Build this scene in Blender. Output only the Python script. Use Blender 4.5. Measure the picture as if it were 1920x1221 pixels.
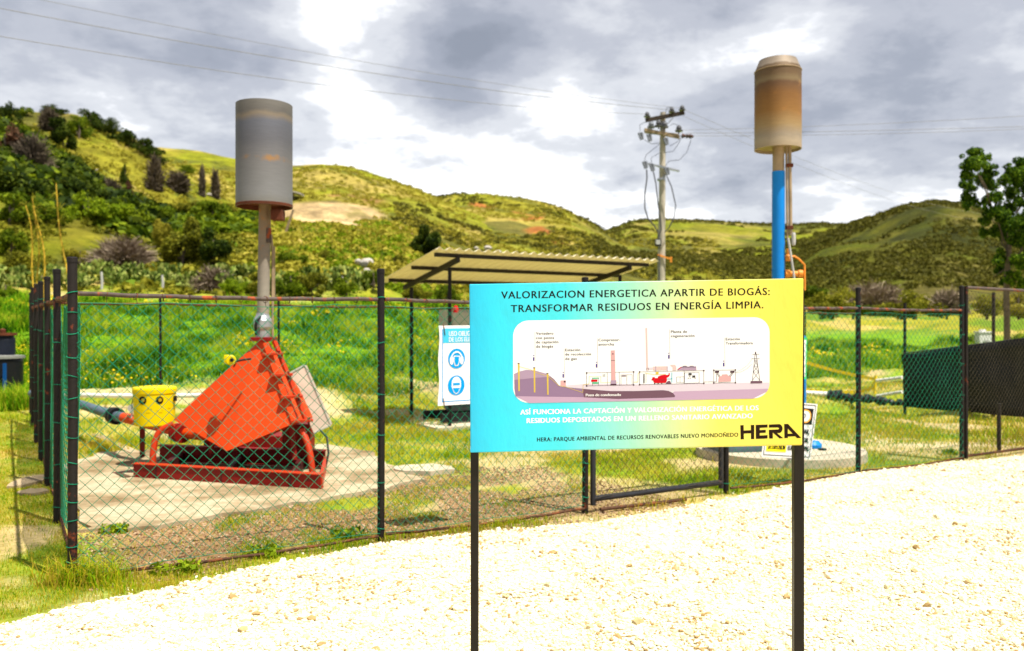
import bpy, math, random
import numpy as np
from mathutils import Vector
R = math.radians
for o in list(bpy.data.objects): bpy.data.objects.remove(o)
sc = bpy.context.scene
C = sc.collection
random.seed(7)

# ------------------------------------------------------------------ camera
EYE, HOR, F = 1.6, 615.0, 1589.0          # eye height, horizon row and focal length of the photograph
cam = bpy.data.cameras.new("camera"); co = bpy.data.objects.new("camera", cam); C.objects.link(co)
cam.sensor_width = 36; cam.lens = F / 1920 * 36
cam.shift_y = (HOR - 610.5) / 1920
cam.clip_start = .05; cam.clip_end = 4000
co.location = (0, 0, EYE); co.rotation_euler = (R(90), 0, 0)
cam.dof.use_dof = True; cam.dof.focus_distance = 3.65; cam.dof.aperture_fstop = 2.8
sc.camera = co

# ------------------------------------------------------------------ light
SUN_D = Vector((0.34, -0.27, 1.0)).normalized()      # towards the sun
SUN_EL = math.asin(SUN_D.z); SUN_AZ = math.atan2(SUN_D.x, SUN_D.y)
sun = bpy.data.lights.new("sun", 'SUN'); so = bpy.data.objects.new("sun", sun); C.objects.link(so)
sun.energy = 4.6; sun.angle = R(.55); sun.color = (1, .955, .87)
so.rotation_euler = (-SUN_D).to_track_quat('-Z', 'Y').to_euler(); so.location = (4, -4, 20)
sc.view_settings.view_transform = 'Standard'; sc.view_settings.look = 'None'
sc.view_settings.exposure = .98; sc.view_settings.gamma = 1
try:
    sc.cycles.use_denoising = True
    sc.cycles.max_bounces = 6; sc.cycles.transparent_max_bounces = 8
    sc.cycles.sample_clamp_indirect = 6
except Exception: pass

w = bpy.data.worlds.new("World"); sc.world = w; w.use_nodes = True
nt = w.node_tree; nt.nodes.clear(); N = nt.nodes.new; L = nt.links.new
out = N('ShaderNodeOutputWorld'); bg = N('ShaderNodeBackground'); L(bg.outputs[0], out.inputs[0])
sky = N('ShaderNodeTexSky'); sky.sky_type = 'NISHITA'; sky.sun_disc = False
sky.sun_elevation = SUN_EL; sky.sun_rotation = SUN_AZ
skm = N('ShaderNodeVectorMath'); skm.operation = 'SCALE'; skm.inputs['Scale'].default_value = .07
L(sky.outputs[0], skm.inputs[0])
tc = N('ShaderNodeTexCoord')
sep = N('ShaderNodeSeparateXYZ'); L(tc.outputs['Generated'], sep.inputs[0])
def mth(op, a, b=None, clamp=False):
    n = N('ShaderNodeMath'); n.operation = op; n.use_clamp = clamp
    for i, v in enumerate((a, b)):
        if v is None: continue
        if isinstance(v, (int, float)): n.inputs[i].default_value = v
        else: L(v, n.inputs[i])
    return n.outputs[0]
zz = mth('ADD', mth('MAXIMUM', sep.outputs[2], 0.0), .22)
cmb = N('ShaderNodeCombineXYZ')
L(mth('DIVIDE', sep.outputs[0], zz), cmb.inputs[0]); L(mth('DIVIDE', sep.outputs[1], zz), cmb.inputs[1])
def cloudnoise(scale, detail, rough, off, dist=0.0):
    mp = N('ShaderNodeMapping'); L(cmb.outputs[0], mp.inputs[0]); mp.inputs['Location'].default_value = off
    n = N('ShaderNodeTexNoise'); n.inputs['Scale'].default_value = scale; n.inputs['Detail'].default_value = detail
    n.inputs['Roughness'].default_value = rough; n.inputs['Distortion'].default_value = dist
    L(mp.outputs[0], n.inputs[0]); return n.outputs[0]
n1 = cloudnoise(1.25, 9, .56, (3.1, 1.7, 0), .25)
n2 = cloudnoise(4.2, 7, .6, (8.3, 2.2, 0), .15)
B = mth('ADD', mth('MULTIPLY', mth('SUBTRACT', n1, .5), 1.7), mth('MULTIPLY', mth('SUBTRACT', n2, .5), 1.05))
B = mth('ADD', B, .50)
def skydir(px, py):
    return Vector(((px - 960) / F, 1, (HOR - py) / F)).normalized()
# cloud masses: where the cover is thin and lit through (+) or thick and dark underneath (-)
for px, py, r, a in ((600, 55, .13, .60), (690, 90, .08, .3), (720, 280, .11, .55), (930, 345, .13, .55), (1050, 280, .12, .30), (590, 270, .11, .42), (320, 240, .10, .34), (420, 270, .08, .25),
                     (1500, 60, .07, .50), (1880, 130, .08, .42), (1600, 375, .12, .46), (1270, 380, .08, .40), (1330, 190, .09, .22), (1080, 160, .10, .10), (1740, 390, .10, .30),
                     (160, 150, .12, -.02), (500, 0, .06, -.30), (430, 130, .10, -.14), (870, 165, .10, -.28), (1130, 60, .15, -.12), (540, 170, .08, -.10),
                     (1620, 200, .15, -.22), (1400, 330, .09, -.22), (1780, 290, .14, -.26), (1750, 40, .10, -.18), (60, 110, .12, .10), (250, 40, .14, .05), (740, 150, .11, -.42), (470, 190, .10, -.40), (330, 130, .12, -.22), (900, 70, .10, -.16), (640, 180, .08, -.36), (1000, 200, .10, .14), (1250, 150, .12, .18), (1700, 120, .10, .22), (1850, 240, .10, .12), (1480, 250, .10, .12), (1150, 200, .08, .14)):
    d = N('ShaderNodeVectorMath'); d.operation = 'DISTANCE'
    L(tc.outputs['Generated'], d.inputs[0]); d.inputs[1].default_value = skydir(px, py)
    m = N('ShaderNodeMapRange'); m.interpolation_type = 'SMOOTHERSTEP'
    m.inputs['From Min'].default_value = 0; m.inputs['From Max'].default_value = r * 1.5
    m.inputs['To Min'].default_value = a; m.inputs['To Max'].default_value = 0
    m.inputs['To Min'].default_value = a * (.70 if a > 0 else .9); L(d.outputs['Value'], m.inputs['Value']); B = mth('ADD', B, m.outputs[0])
cr = N('ShaderNodeValToRGB'); L(B, cr.inputs[0])
cr.color_ramp.interpolation = 'EASE'
el = cr.color_ramp.elements
el[0].position = 0.0; el[0].color = (.165, .18, .215, 1)
el[1].position = 1.0; el[1].color = (.80, .80, .80, 1)
for p_, c_ in ((.25, (.215, .23, .27)), (.50, (.30, .312, .35)), (.74, (.42, .43, .455))):
    e = el.new(p_); e.color = (*c_, 1)
mx = N('ShaderNodeMix'); mx.data_type = 'RGBA'; mx.inputs[0].default_value = .90
L(skm.outputs[0], mx.inputs[6]); L(cr.outputs[0], mx.inputs[7])
L(mx.outputs[2], bg.inputs[0]); bg.inputs[1].default_value = 1.0

# ------------------------------------------------------------------ helpers
def P(px, py, Y): return Vector(((px - 960) / F * Y, Y, EYE + (HOR - py) / F * Y))
def G(px, py, z=0.0):
    Y = (EYE - z) * F / (py - HOR); return P(px, py, Y)
WL = {}
def tag(o, label=None, cat=None, group=None, kind=None):
    if label: o['label'] = label
    if cat: o['category'] = cat
    if group: o['group'] = group
    if kind: o['kind'] = kind
    return o
def thing(name, label, cat, loc=(0, 0, 0), group=None):
    o = bpy.data.objects.new(name, None); C.objects.link(o); o.empty_display_size = .2
    o.location = loc; WL[o] = Vector(loc)
    return tag(o, label, cat, group)
def link(name, me, parent=None, loc=(0, 0, 0)):
    o = bpy.data.objects.new(name, me); C.objects.link(o)
    loc = Vector(loc); WL[o] = loc
    if parent is not None:
        o.parent = parent; o.location = loc - WL[parent]
    else: o.location = loc
    return o
class MB:
    def __init__(s): s.v = []; s.f = []; s.m = []; s.smooth = []
    def add(s, vs, fs, mi=0, sm=False):
        b = len(s.v); s.v += [tuple(v) for v in vs]
        for f in fs: s.f.append([b + i for i in f]); s.m.append(mi); s.smooth.append(sm)
    def poly(s, pts, mi=0): s.add(pts, [list(range(len(pts)))], mi)
    def hexa(s, p, mi=0):   # 8 points: bottom ring then top ring
        s.add(p, [(3, 2, 1, 0), (4, 5, 6, 7), (0, 1, 5, 4), (1, 2, 6, 5), (2, 3, 7, 6), (3, 0, 4, 7)], mi)
    def box(s, c, ax, ay, az, mi=0):   # centre and three half-axis vectors
        c, ax, ay, az = map(Vector, (c, ax, ay, az))
        s.hexa([c - ax - ay - az, c + ax - ay - az, c + ax + ay - az, c - ax + ay - az,
                c - ax - ay + az, c + ax - ay + az, c + ax + ay + az, c - ax + ay + az], mi)
    def bar(s, a, b, wx, wz, mi=0, up=(0, 0, 1)):
        a, b = Vector(a), Vector(b); d = (b - a); l = d.length; d.normalize()
        x = d.cross(Vector(up)); 
        if x.length < 1e-4: x = d.cross(Vector((0, 1, 0)))
        x.normalize(); z = x.cross(d)
        s.box((a + b) / 2, x * wx / 2, d * l / 2, z * wz / 2, mi)
    def tube(s, pts, r, n=8, mi=0, caps=True, sm=True):
        pts = [Vector(p) for p in pts]; k = len(pts)
        rr = r if isinstance(r, (list, tuple)) else [r] * k
        t0 = (pts[1] - pts[0]).normalized()
        up = Vector((0, 0, 1)) if abs(t0.z) < .9 else Vector((1, 0, 0))
        x = t0.cross(up).normalized(); b = len(s.v); vs = []
        for i in range(k):
            if i == 0: t = pts[1] - pts[0]
            elif i == k - 1: t = pts[-1] - pts[-2]
            else: t = (pts[i + 1] - pts[i]).normalized() + (pts[i] - pts[i - 1]).normalized()
            t.normalize(); x = (x - t * x.dot(t)).normalized(); y = t.cross(x)
            for j in range(n):
                a = 2 * math.pi * j / n
                vs.append(pts[i] + x * math.cos(a) * rr[i] + y * math.sin(a) * rr[i])
        fs = [(i * n + j, i * n + (j + 1) % n, (i + 1) * n + (j + 1) % n, (i + 1) * n + j) for i in range(k - 1) for j in range(n)]
        s.add(vs, fs, mi, sm)
        if caps:
            s.add(vs[:n], [list(range(n - 1, -1, -1))], mi); s.add(vs[-n:], [list(range(n))], mi)
    def lathe(s, c, prof, n=32, mi=0, ax=(0, 0, 1), sm=True):   # prof: (r, h) along axis ax
        c = Vector(c); ax = Vector(ax).normalized()
        u = ax.cross(Vector((0, 1, 0)) if abs(ax.y) < .9 else Vector((1, 0, 0))).normalized(); v = ax.cross(u)
        vs = [c + ax * h + (u * math.cos(2 * math.pi * j / n) + v * math.sin(2 * math.pi * j / n)) * r for r, h in prof for j in range(n)]
        for i in range(len(prof) - 1):
            s.add([vs[i * n + j] for j in range(n)] + [vs[(i + 1) * n + j] for j in range(n)],
                  [(j, (j + 1) % n, n + (j + 1) % n, n + j) for j in range(n)], mi, sm)
    def ring(s, c, ax, Rr, r, n=14, mi=0):
        c = Vector(c); ax = Vector(ax).normalized()
        u = ax.cross(Vector((0, 1, 0)) if abs(ax.y) < .9 else Vector((1, 0, 0))).normalized(); v = ax.cross(u)
        s.tube([c + (u * math.cos(2 * math.pi * j / n) + v * math.sin(2 * math.pi * j / n)) * Rr for j in range(n + 1)], r, 5, mi, False)
    def build(s, name, mats, parent=None, loc=None, bevel=0):
        if loc is None: loc = WL[parent] if parent is not None else (0, 0, 0)
        loc = Vector(loc)
        me = bpy.data.meshes.new(name)
        me.from_pydata([(v[0] - loc.x, v[1] - loc.y, v[2] - loc.z) for v in s.v], [], s.f)
        if not isinstance(mats, (list, tuple)): mats = [mats]
        for m in mats: me.materials.append(m)
        me.polygons.foreach_set('material_index', s.m); me.polygons.foreach_set('use_smooth', s.smooth); me.update()
        o = link(name, me, parent, loc)
        if bevel:
            b = o.modifiers.new('bevel', 'BEVEL'); b.width = bevel; b.segments = 2; b.limit_method = 'ANGLE'; b.angle_limit = R(40)
        return o
def np_mesh(name, V, Fc, mat, parent=None, loc=(0, 0, 0), col=None, smooth=False):
    V = np.asarray(V, np.float32); Fc = np.asarray(Fc, np.int32); k = Fc.shape[1]
    loc = Vector(loc); V = V - np.array(loc, np.float32)
    me = bpy.data.meshes.new(name)
    me.vertices.add(len(V)); me.vertices.foreach_set('co', V.ravel())
    me.loops.add(Fc.size); me.loops.foreach_set('vertex_index', Fc.ravel())
    me.polygons.add(len(Fc)); me.polygons.foreach_set('loop_start', np.arange(0, Fc.size, k, dtype=np.int32))
    try: me.polygons.foreach_set('loop_total', np.full(len(Fc), k, np.int32))
    except Exception: pass
    me.polygons.foreach_set('use_smooth', np.full(len(Fc), smooth))
    if col is not None:
        at = me.attributes.new('tint', 'FLOAT_COLOR', 'POINT')
        at.data.foreach_set('color', np.concatenate([col, np.ones((len(col), 1))], 1).astype(np.float32).ravel())
    me.update(calc_edges=True); me.validate()
    for m in (mat if isinstance(mat, (list, tuple)) else [mat]): me.materials.append(m)
    return link(name, me, parent, loc)

# ------------------------------------------------------------------ materials
def newmat(name):
    m = bpy.data.materials.new(name); m.use_nodes = True
    nt = m.node_tree; b = nt.nodes['Principled BSDF']
    return m, nt, b
def nnoise(nt, scale, detail=4, rough=.55, vec=None, sxyz=None):
    n = nt.nodes.new('ShaderNodeTexNoise'); n.inputs['Scale'].default_value = scale
    n.inputs['Detail'].default_value = detail; n.inputs['Roughness'].default_value = rough
    if vec is None:
        g = nt.nodes.new('ShaderNodeNewGeometry'); vec = g.outputs['Position']
    if sxyz:
        mp = nt.nodes.new('ShaderNodeMapping'); mp.inputs['Scale'].default_value = sxyz; nt.links.new(vec, mp.inputs[0]); vec = mp.outputs[0]
    nt.links.new(vec, n.inputs['Vector']); return n.outputs[0]
def ramp(nt, fac, stops):
    r = nt.nodes.new('ShaderNodeValToRGB'); nt.links.new(fac, r.inputs[0]); e = r.color_ramp.elements
    e[0].position, e[0].color = stops[0][0], (*stops[0][1], 1); e[1].position, e[1].color = stops[-1][0], (*stops[-1][1], 1)
    for p, c in stops[1:-1]: q = e.new(p); q.color = (*c, 1)
    return r.outputs[0]
def mixc(nt, fac, a, b, mode='MIX'):
    m = nt.nodes.new('ShaderNodeMix'); m.data_type = 'RGBA'; m.blend_type = mode
    for i, v in ((0, fac), (6, a), (7, b)):
        if isinstance(v, (int, float)): m.inputs[i].default_value = v
        elif isinstance(v, tuple): m.inputs[i].default_value = (*v, 1)
        else: nt.links.new(v, m.inputs[i])
    return m.outputs[2]
def bump(nt, b, h, strength=.3, dist=.01):
    n = nt.nodes.new('ShaderNodeBump'); n.inputs['Strength'].default_value = strength; n.inputs['Distance'].default_value = dist
    nt.links.new(h, n.inputs['Height']); nt.links.new(n.outputs[0], b.inputs['Normal'])
def paint(name, c, var=.25, scale=9, rough=.5, metal=0, rust=None, rust_amt=.62, bmp=.15, rscale=14):
    m, nt, b = newmat(name)
    lo = tuple(x * (1 - var) for x in c); hi = tuple(min(1, x * (1 + var * .6)) for x in c)
    col = ramp(nt, nnoise(nt, scale, 6), [(.3, lo), (.7, hi)])
    if rust:
        n = nnoise(nt, rscale, 6, .65)
        f = nt.nodes.new('ShaderNodeMapRange'); nt.links.new(n, f.inputs[0])
        f.inputs[1].default_value = rust_amt - .03; f.inputs[2].default_value = rust_amt + .03
        rc = ramp(nt, nnoise(nt, 60, 3), [(.3, tuple(x * .55 for x in rust)), (.7, rust)])
        col = mixc(nt, f.outputs[0], col, rc)
    nt.links.new(col, b.inputs['Base Color']); b.inputs['Roughness'].default_value = rough; b.inputs['Metallic'].default_value = metal; b.inputs['Specular IOR Level'].default_value = .22 if bmp else .1
    if bmp: bump(nt, b, nnoise(nt, scale * 6, 4), bmp, .004)
    return m
def foliage(name, stops, scale=1.2, trans=.35, rnd=.45, rough=.6):
    m, nt, b = newmat(name)
    g = nt.nodes.new('ShaderNodeNewGeometry')
    n = nnoise(nt, scale, 4, .6)
    r = nt.nodes.new('ShaderNodeMapRange'); r.inputs[3].default_value = -rnd * .5; r.inputs[4].default_value = rnd * .5
    nt.links.new(g.outputs['Random Per Island'], r.inputs[0])
    a = nt.nodes.new('ShaderNodeMath'); a.operation = 'ADD'; nt.links.new(n, a.inputs[0]); nt.links.new(r.outputs[0], a.inputs[1])
    col = ramp(nt, a.outputs[0], stops)
    nt.links.new(col, b.inputs['Base Color']); b.inputs['Roughness'].default_value = rough; b.inputs['Specular IOR Level'].default_value = .06
    t = nt.nodes.new('ShaderNodeBsdfTranslucent'); nt.links.new(col, t.inputs[0])
    mx = nt.nodes.new('ShaderNodeMixShader'); mx.inputs[0].default_value = trans
    nt.links.new(b.outputs[0], mx.inputs[1]); nt.links.new(t.outputs[0], mx.inputs[2])
    nt.links.new(mx.outputs[0], nt.nodes['Material Output'].inputs[0]); return m
def earth(name, sc1, sc2, lo=.62, hi=1.35, bstr=.5, bdist=.05):
    m, nt, b = newmat(name)
    a = nt.nodes.new('ShaderNodeAttribute'); a.attribute_name = 'tint'
    v1 = ramp(nt, nnoise(nt, sc1, 8, .65), [(.3, (lo, lo, lo)), (.7, (hi, hi, hi))])
    v2 = ramp(nt, nnoise(nt, sc2, 6, .65), [(.32, (.68, .72, .6)), (.7, (1.28, 1.22, 1.1))])
    col = mixc(nt, 1.0, mixc(nt, 1.0, a.outputs['Color'], v1, 'MULTIPLY'), v2, 'MULTIPLY')
    nt.links.new(col, b.inputs['Base Color']); b.inputs['Roughness'].default_value = .95; b.inputs['Specular IOR Level'].default_value = .1
    bump(nt, b, nnoise(nt, sc2, 8, .7), bstr, bdist); return m

M = {}
M['post'] = paint('post_paint', (.009, .007, .0065), .3, 12, .5, rust=(.20, .045, .016), rust_amt=.66, rscale=9)
M['rustpost'] = paint('rusty_post', (.012, .009, .008), .3, 12, .6, rust=(.17, .035, .012), rust_amt=.62, rscale=8)
M['rail'] = paint('rusty_rail', (.085, .062, .05), .4, 18, .7, rust=(.33, .065, .014), rust_amt=.57, rscale=11)
M['bar'] = paint('rusty_wire', (.075, .035, .018), .5, 20, .85, rust=(.20, .06, .02), rust_amt=.55)
M['gatetube'] = paint('gate_tube', (.022, .023, .028), .25, 10, .4, rust=(.22, .06, .02), rust_amt=.68)
M['green'] = paint('green_wire', (.008, .19, .10), .3, 6, .4, bmp=0)
M['greywire'] = paint('grey_wire', (.065, .055, .036), .3, 6, .5, bmp=0)
M['orange'] = paint('orange_paint', (.56, .046, .002), .12, 3, .42, rust=(.25, .03, .008), rust_amt=.74, rscale=18)
M['red'] = paint('red_paint', (.20, .005, .003), .25, 4, .5, rust=(.13, .02, .01), rust_amt=.62)
M['redbright'] = paint('red_orange_paint', (.42, .030, .004), .2, 5, .45)
M['darkred'] = paint('dark_red_paint', (.05, .004, .003), .3, 5, .6)
M['yellow'] = paint('yellow_plastic', (.74, .56, .002), .06, 3, .35, bmp=0)
M['black'] = paint('black_plastic', (.006, .0065, .009), .3, 6, .45)
M['blackcap'] = paint('black_metal', (.009, .009, .010), .3, 6, .5)
M['concrete'] = paint('pale_concrete', (.46, .39, .28), .22, 2.4, .95, bmp=.4)
M['slabdirt'] = paint('dusty_slab', (.34, .255, .15), .55, 1.3, .95, bmp=.5)
m, nt_, b = newmat('worn_slab')
cw = ramp(nt_, nnoise(nt_, 1.0, 9, .68), [(.36, (.17, .115, .055)), (.47, (.30, .23, .135)), (.57, (.45, .37, .25)), (.70, (.36, .285, .18))])
cw = mixc(nt_, 1.0, cw, ramp(nt_, nnoise(nt_, 14, 6, .7), [(.3, (.72, .72, .70)), (.7, (1.15, 1.15, 1.12))]), 'MULTIPLY')
nt_.links.new(cw, b.inputs['Base Color']); b.inputs['Roughness'].default_value = .95; b.inputs['Specular IOR Level'].default_value = .1; bump(nt_, b, nnoise(nt_, 18, 8, .7), .5, .01); M['wornslab'] = m
M['navy'] = paint('navy_plastic', (.008, .011, .022), .3, 6, .45)
M['stripe'] = paint('stripe_blue', (.004, .06, .22), .1, 4, .45, bmp=0)
M['lidgrey'] = paint('lid_grey', (.20, .20, .18), .2, 5, .6)
M['cyanprint'] = paint('cyan_print', (.05, .42, .62), .05, 4, .4, bmp=0)
M['plank'] = paint('weathered_plank', (.09, .055, .03), .4, 8, .9)
M['galv'] = paint('galvanised', (.42, .43, .44), .2, 8, .38, .7)
M['panel'] = paint('dull_panel', (.38, .29, .22), .18, 5, .55)
M['panelframe'] = paint('panel_frame', (.34, .34, .27), .15, 9, .5)
M['purlin'] = paint('purlin_steel', (.026, .020, .014), .3, 8, .6)
M['blue'] = paint('blue_paint', (.004, .19, .58), .1, 4, .4)
M['blueprint'] = paint('blue_print', (.0, .26, .62), .05, 4, .4, bmp=0)
M['white'] = paint('white_print', (.66, .66, .66), .04, 3, .45, bmp=0)
M['orangefit'] = paint('orange_fitting', (.75, .26, .03), .2, 12, .5)
M['greybox'] = paint('grey_enclosure', (.42, .41, .38), .15, 5, .5)
M['tan'] = paint('tan_steel_pipe', (.34, .25, .15), .3, 6, .5, .2)
M['pole'] = paint('pole_concrete', (.42, .37, .29), .2, 5, .9)
M['porcelain'] = paint('porcelain', (.10, .10, .11), .3, 9, .25)
M['fuse'] = paint('fuse_body', (.15, .16, .18), .25, 9, .35)
M['wood'] = paint('dark_timber', (.045, .033, .025), .4, 8, .9)
M['timber'] = paint('pale_timber', (.27, .20, .12), .4, 9, .9)
M['line'] = paint('bare_line', (.24, .23, .22), .2, 9, .5, bmp=0)
M['cable'] = paint('cable', (.06, .06, .065), .2, 9, .5, bmp=0)
M['tape'] = paint('yellow_tape', (.75, .55, .02), .1, 4, .5, bmp=0)
M['pvc'] = paint('white_pvc', (.66, .64, .58), .12, 6, .5)
M['bluegrey'] = paint('blue_grey_pipe', (.085, .12, .15), .25, 8, .5)
M['tarp'] = paint('black_tarp', (.016, .017, .019), .3, 10, .35)
M['rock'] = paint('boulder', (.42, .38, .33), .4, 1.6, .95, bmp=.6)
M['roofmetal'] = paint('sheet_roof', (.55, .52, .48), .15, 3, .5)
M['brick'] = paint('plaster', (.40, .32, .25), .2, 3, .9)
M['bark'] = paint('bark', (.13, .10, .07), .4, 9, .95, bmp=.6)
M['birch'] = paint('pale_bark', (.33, .28, .21), .4, 7, .95, bmp=.6)
M['reed'] = paint('reed_stalk', (.60, .36, .03), .25, 5, .6)
M['greenprint'] = paint('green_print', (.05, .52, .16), .05, 4, .5, bmp=0)
M['ink'] = paint('dark_ink', (.009, .009, .007), .05, 3, .6, bmp=0)
M['brownink'] = paint('brown_ink', (.018, .008, .003), .05, 3, .6, bmp=0)
M['whiteink'] = paint('white_ink', (.86, .88, .84), .02, 3, .6, bmp=0)
M['blacksign'] = paint('black_print', (.008, .008, .008), .05, 3, .6, bmp=0)
M['yelprint'] = paint('yellow_print', (.85, .72, .01), .05, 3, .5, bmp=0)
M['oraprint'] = paint('orange_print', (.80, .35, .06), .05, 3, .5, bmp=0)
M['blackpost'] = paint('sign_post_paint', (.010, .0075, .005), .25, 9, .35, rust=(.25, .16, .10), rust_amt=.76, rscale=22)
M['whitewash'] = paint('whitewash', (.72, .70, .66), .1, 4, .9)

# heat-stained stack steel: bands along the height (stains of the metal itself)
def stack_mat(name, z0, z1, stops, rusty, metal, spots=()):
    m, nt, b = newmat(name)
    g = nt.nodes.new('ShaderNodeNewGeometry'); s = nt.nodes.new('ShaderNodeSeparateXYZ'); nt.links.new(g.outputs['Position'], s.inputs[0])
    r = nt.nodes.new('ShaderNodeMapRange'); nt.links.new(s.outputs[2], r.inputs[0]); r.inputs[1].default_value = z0; r.inputs[2].default_value = z1
    n = nnoise(nt, 3.0, 6, .6, g.outputs['Position'], (1.5, 1.5, .8))
    a = nt.nodes.new('ShaderNodeMath'); a.operation = 'MULTIPLY_ADD'; nt.links.new(n, a.inputs[0]); a.inputs[1].default_value = .09
    sb = nt.nodes.new('ShaderNodeMath'); sb.operation = 'SUBTRACT'; nt.links.new(r.outputs[0], sb.inputs[0]); sb.inputs[1].default_value = .045
    nt.links.new(sb.outputs[0], a.inputs[2])
    col = ramp(nt, a.outputs[0], stops)
    v = ramp(nt, nnoise(nt, 30, 5, .6, g.outputs['Position'], (.25, .25, 3)), [(.3, (.90, .90, .90)), (.7, (1.04, 1.04, 1.04))])
    col = mixc(nt, 1.0, col, v, 'MULTIPLY')
    f = nt.nodes.new('ShaderNodeMapRange'); nt.links.new(nnoise(nt, 5, 7, .65, g.outputs['Position'], (1.2, 1.2, 1.6)), f.inputs[0])
    f.inputs[1].default_value = .60; f.inputs[2].default_value = .74; f.inputs[4].default_value = rusty[0]
    col = mixc(nt, f.outputs[0], col, rusty[1])
    for (cx_, cy_, cz_), rx_, rz_, amt in spots:   # rust blooms on the metal
        mp = nt.nodes.new('ShaderNodeMapping'); mp.vector_type = 'POINT'; nt.links.new(g.outputs['Position'], mp.inputs[0])
        mp.inputs['Scale'].default_value = (1 / rx_, 0, 1 / rz_); mp.inputs['Location'].default_value = (-cx_ / rx_, 0, -cz_ / rz_)
        ln = nt.nodes.new('ShaderNodeVectorMath'); ln.operation = 'LENGTH'; nt.links.new(mp.outputs[0], ln.inputs[0])
        ad = nt.nodes.new('ShaderNodeMath'); ad.operation = 'MULTIPLY_ADD'; nt.links.new(nnoise(nt, 26, 5, .6, g.outputs['Position'], (.8, .8, .7)), ad.inputs[0]); ad.inputs[1].default_value = 2.2; nt.links.new(ln.outputs['Value'], ad.inputs[2])
        f2_ = nt.nodes.new('ShaderNodeMapRange'); nt.links.new(ad.outputs[0], f2_.inputs[0]); f2_.inputs[1].default_value = 1.2; f2_.inputs[2].default_value = 2.1; f2_.inputs[3].default_value = amt; f2_.inputs[4].default_value = 0
        col = mixc(nt, f2_.outputs[0], col, (.34, .17, .045))
    nt.links.new(col, b.inputs['Base Color']); b.inputs['Roughness'].default_value = .62; b.inputs['Metallic'].default_value = metal; b.inputs['Specular IOR Level'].default_value = .25
    return m

# ------------------------------------------------------------------ terrain
def vnoise(x, y, seed):
    xi = np.floor(x).astype(np.int64); yi = np.floor(y).astype(np.int64); fx = x - xi; fy = y - yi
    fx = fx * fx * (3 - 2 * fx); fy = fy * fy * (3 - 2 * fy)
    def h(a, b):
        n = (a * 374761393 + b * 668265263 + seed * 1442695041) & 0xffffffff
        n = ((n ^ (n >> 13)) * 1274126177) & 0xffffffff
        return ((n ^ (n >> 16)) & 0xffff) / 65535.0
    return (h(xi, yi) * (1 - fx) + h(xi + 1, yi) * fx) * (1 - fy) + (h(xi, yi + 1) * (1 - fx) + h(xi + 1, yi + 1) * fx) * fy
def fbm(x, y, seed=1, octv=4):
    t = 0; a = .5; s = 0
    for i in range(octv):
        t = t + a * vnoise(x * 2 ** i, y * 2 ** i, seed + i * 17); s += a; a *= .5
    return t / s
def sstep(a, b, x):
    t = np.clip((x - a) / (b - a), 0, 1); return t * t * (3 - 2 * t)
COLS = np.array([-900, 60, 300, 500, 720, 900, 1200, 1500, 1700, 1920, 2900.])
ROWS = np.array([0, 12, 14.5, 17, 20, 26, 34, 45, 60, 90, 120, 150.])
ZT = np.array([
    [0, .03, .10, .25, .55, 1.4, 2.7, 4.5, 7.0, 13, 18, 22],
    [0, .03, .16, .40, .80, 1.7, 2.8, 4.6, 7.5, 13, 18, 22],
    [0, .00, .28, .45, .80, 1.6, 2.7, 4.9, 7.9, 13, 17, 20],
    [0, .00, .16, .35, .70, 1.5, 2.6, 4.9, 8.0, 13.2, 16, 18],
    [0, .00, .05, .12, .50, 1.3, 2.4, 4.6, 7.4, 12.4, 15, 16],
    [0, .00, .00, .05, .25, .9, 1.7, 3.2, 5.4, 9.0, 11, 12],
    [0, 0, 0, 0, .0, .2, .8, 1.5, 2.5, 5.0, 7, 8],
    [0, 0, 0, -.03, -.05, .1, .6, 1.1, 1.8, 4.2, 6, 7],
    [0, 0, -.02, -.05, -.08, .1, .6, 1.2, 1.9, 4.2, 6, 7],
    [0, 0, -.02, -.04, -.05, .1, .6, 1.2, 1.9, 4.2, 6, 7],
    [0, 0, -.02, -.04, -.05, .1, .6, 1.2, 1.9, 4.2, 6, 7]])
def pxof(X, Y): return 960 + F * X / np.maximum(Y, 4.0)
def ground_z(X, Y):
    X = np.asarray(X, float); Y = np.asarray(Y, float)
    c = np.clip(pxof(X, Y), COLS[0], COLS[-1] - 1e-6); y = np.clip(Y, 0, ROWS[-1] - 1e-6)
    i = np.clip(np.searchsorted(COLS, c, 'right') - 1, 0, len(COLS) - 2); j = np.clip(np.searchsorted(ROWS, y, 'right') - 1, 0, len(ROWS) - 2)
    a = (c - COLS[i]) / (COLS[i + 1] - COLS[i]); a = a * a * (3 - 2 * a); b = (y - ROWS[j]) / (ROWS[j + 1] - ROWS[j])
    z = (ZT[i, j] * (1 - a) + ZT[i + 1, j] * a) * (1 - b) + (ZT[i, j + 1] * (1 - a) + ZT[i + 1, j + 1] * a) * b
    z = z + sstep(12, 18, Y) * (fbm(X * .8, Y * .8, 3, 3) - .5) * .62 + sstep(25, 50, Y) * (fbm(X * .16, Y * .16, 5) - .5) * 1.6
    return z + sstep(4, 9, Y) * (fbm(X * 1.4, Y * 1.4, 9) - .5) * .03
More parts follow.
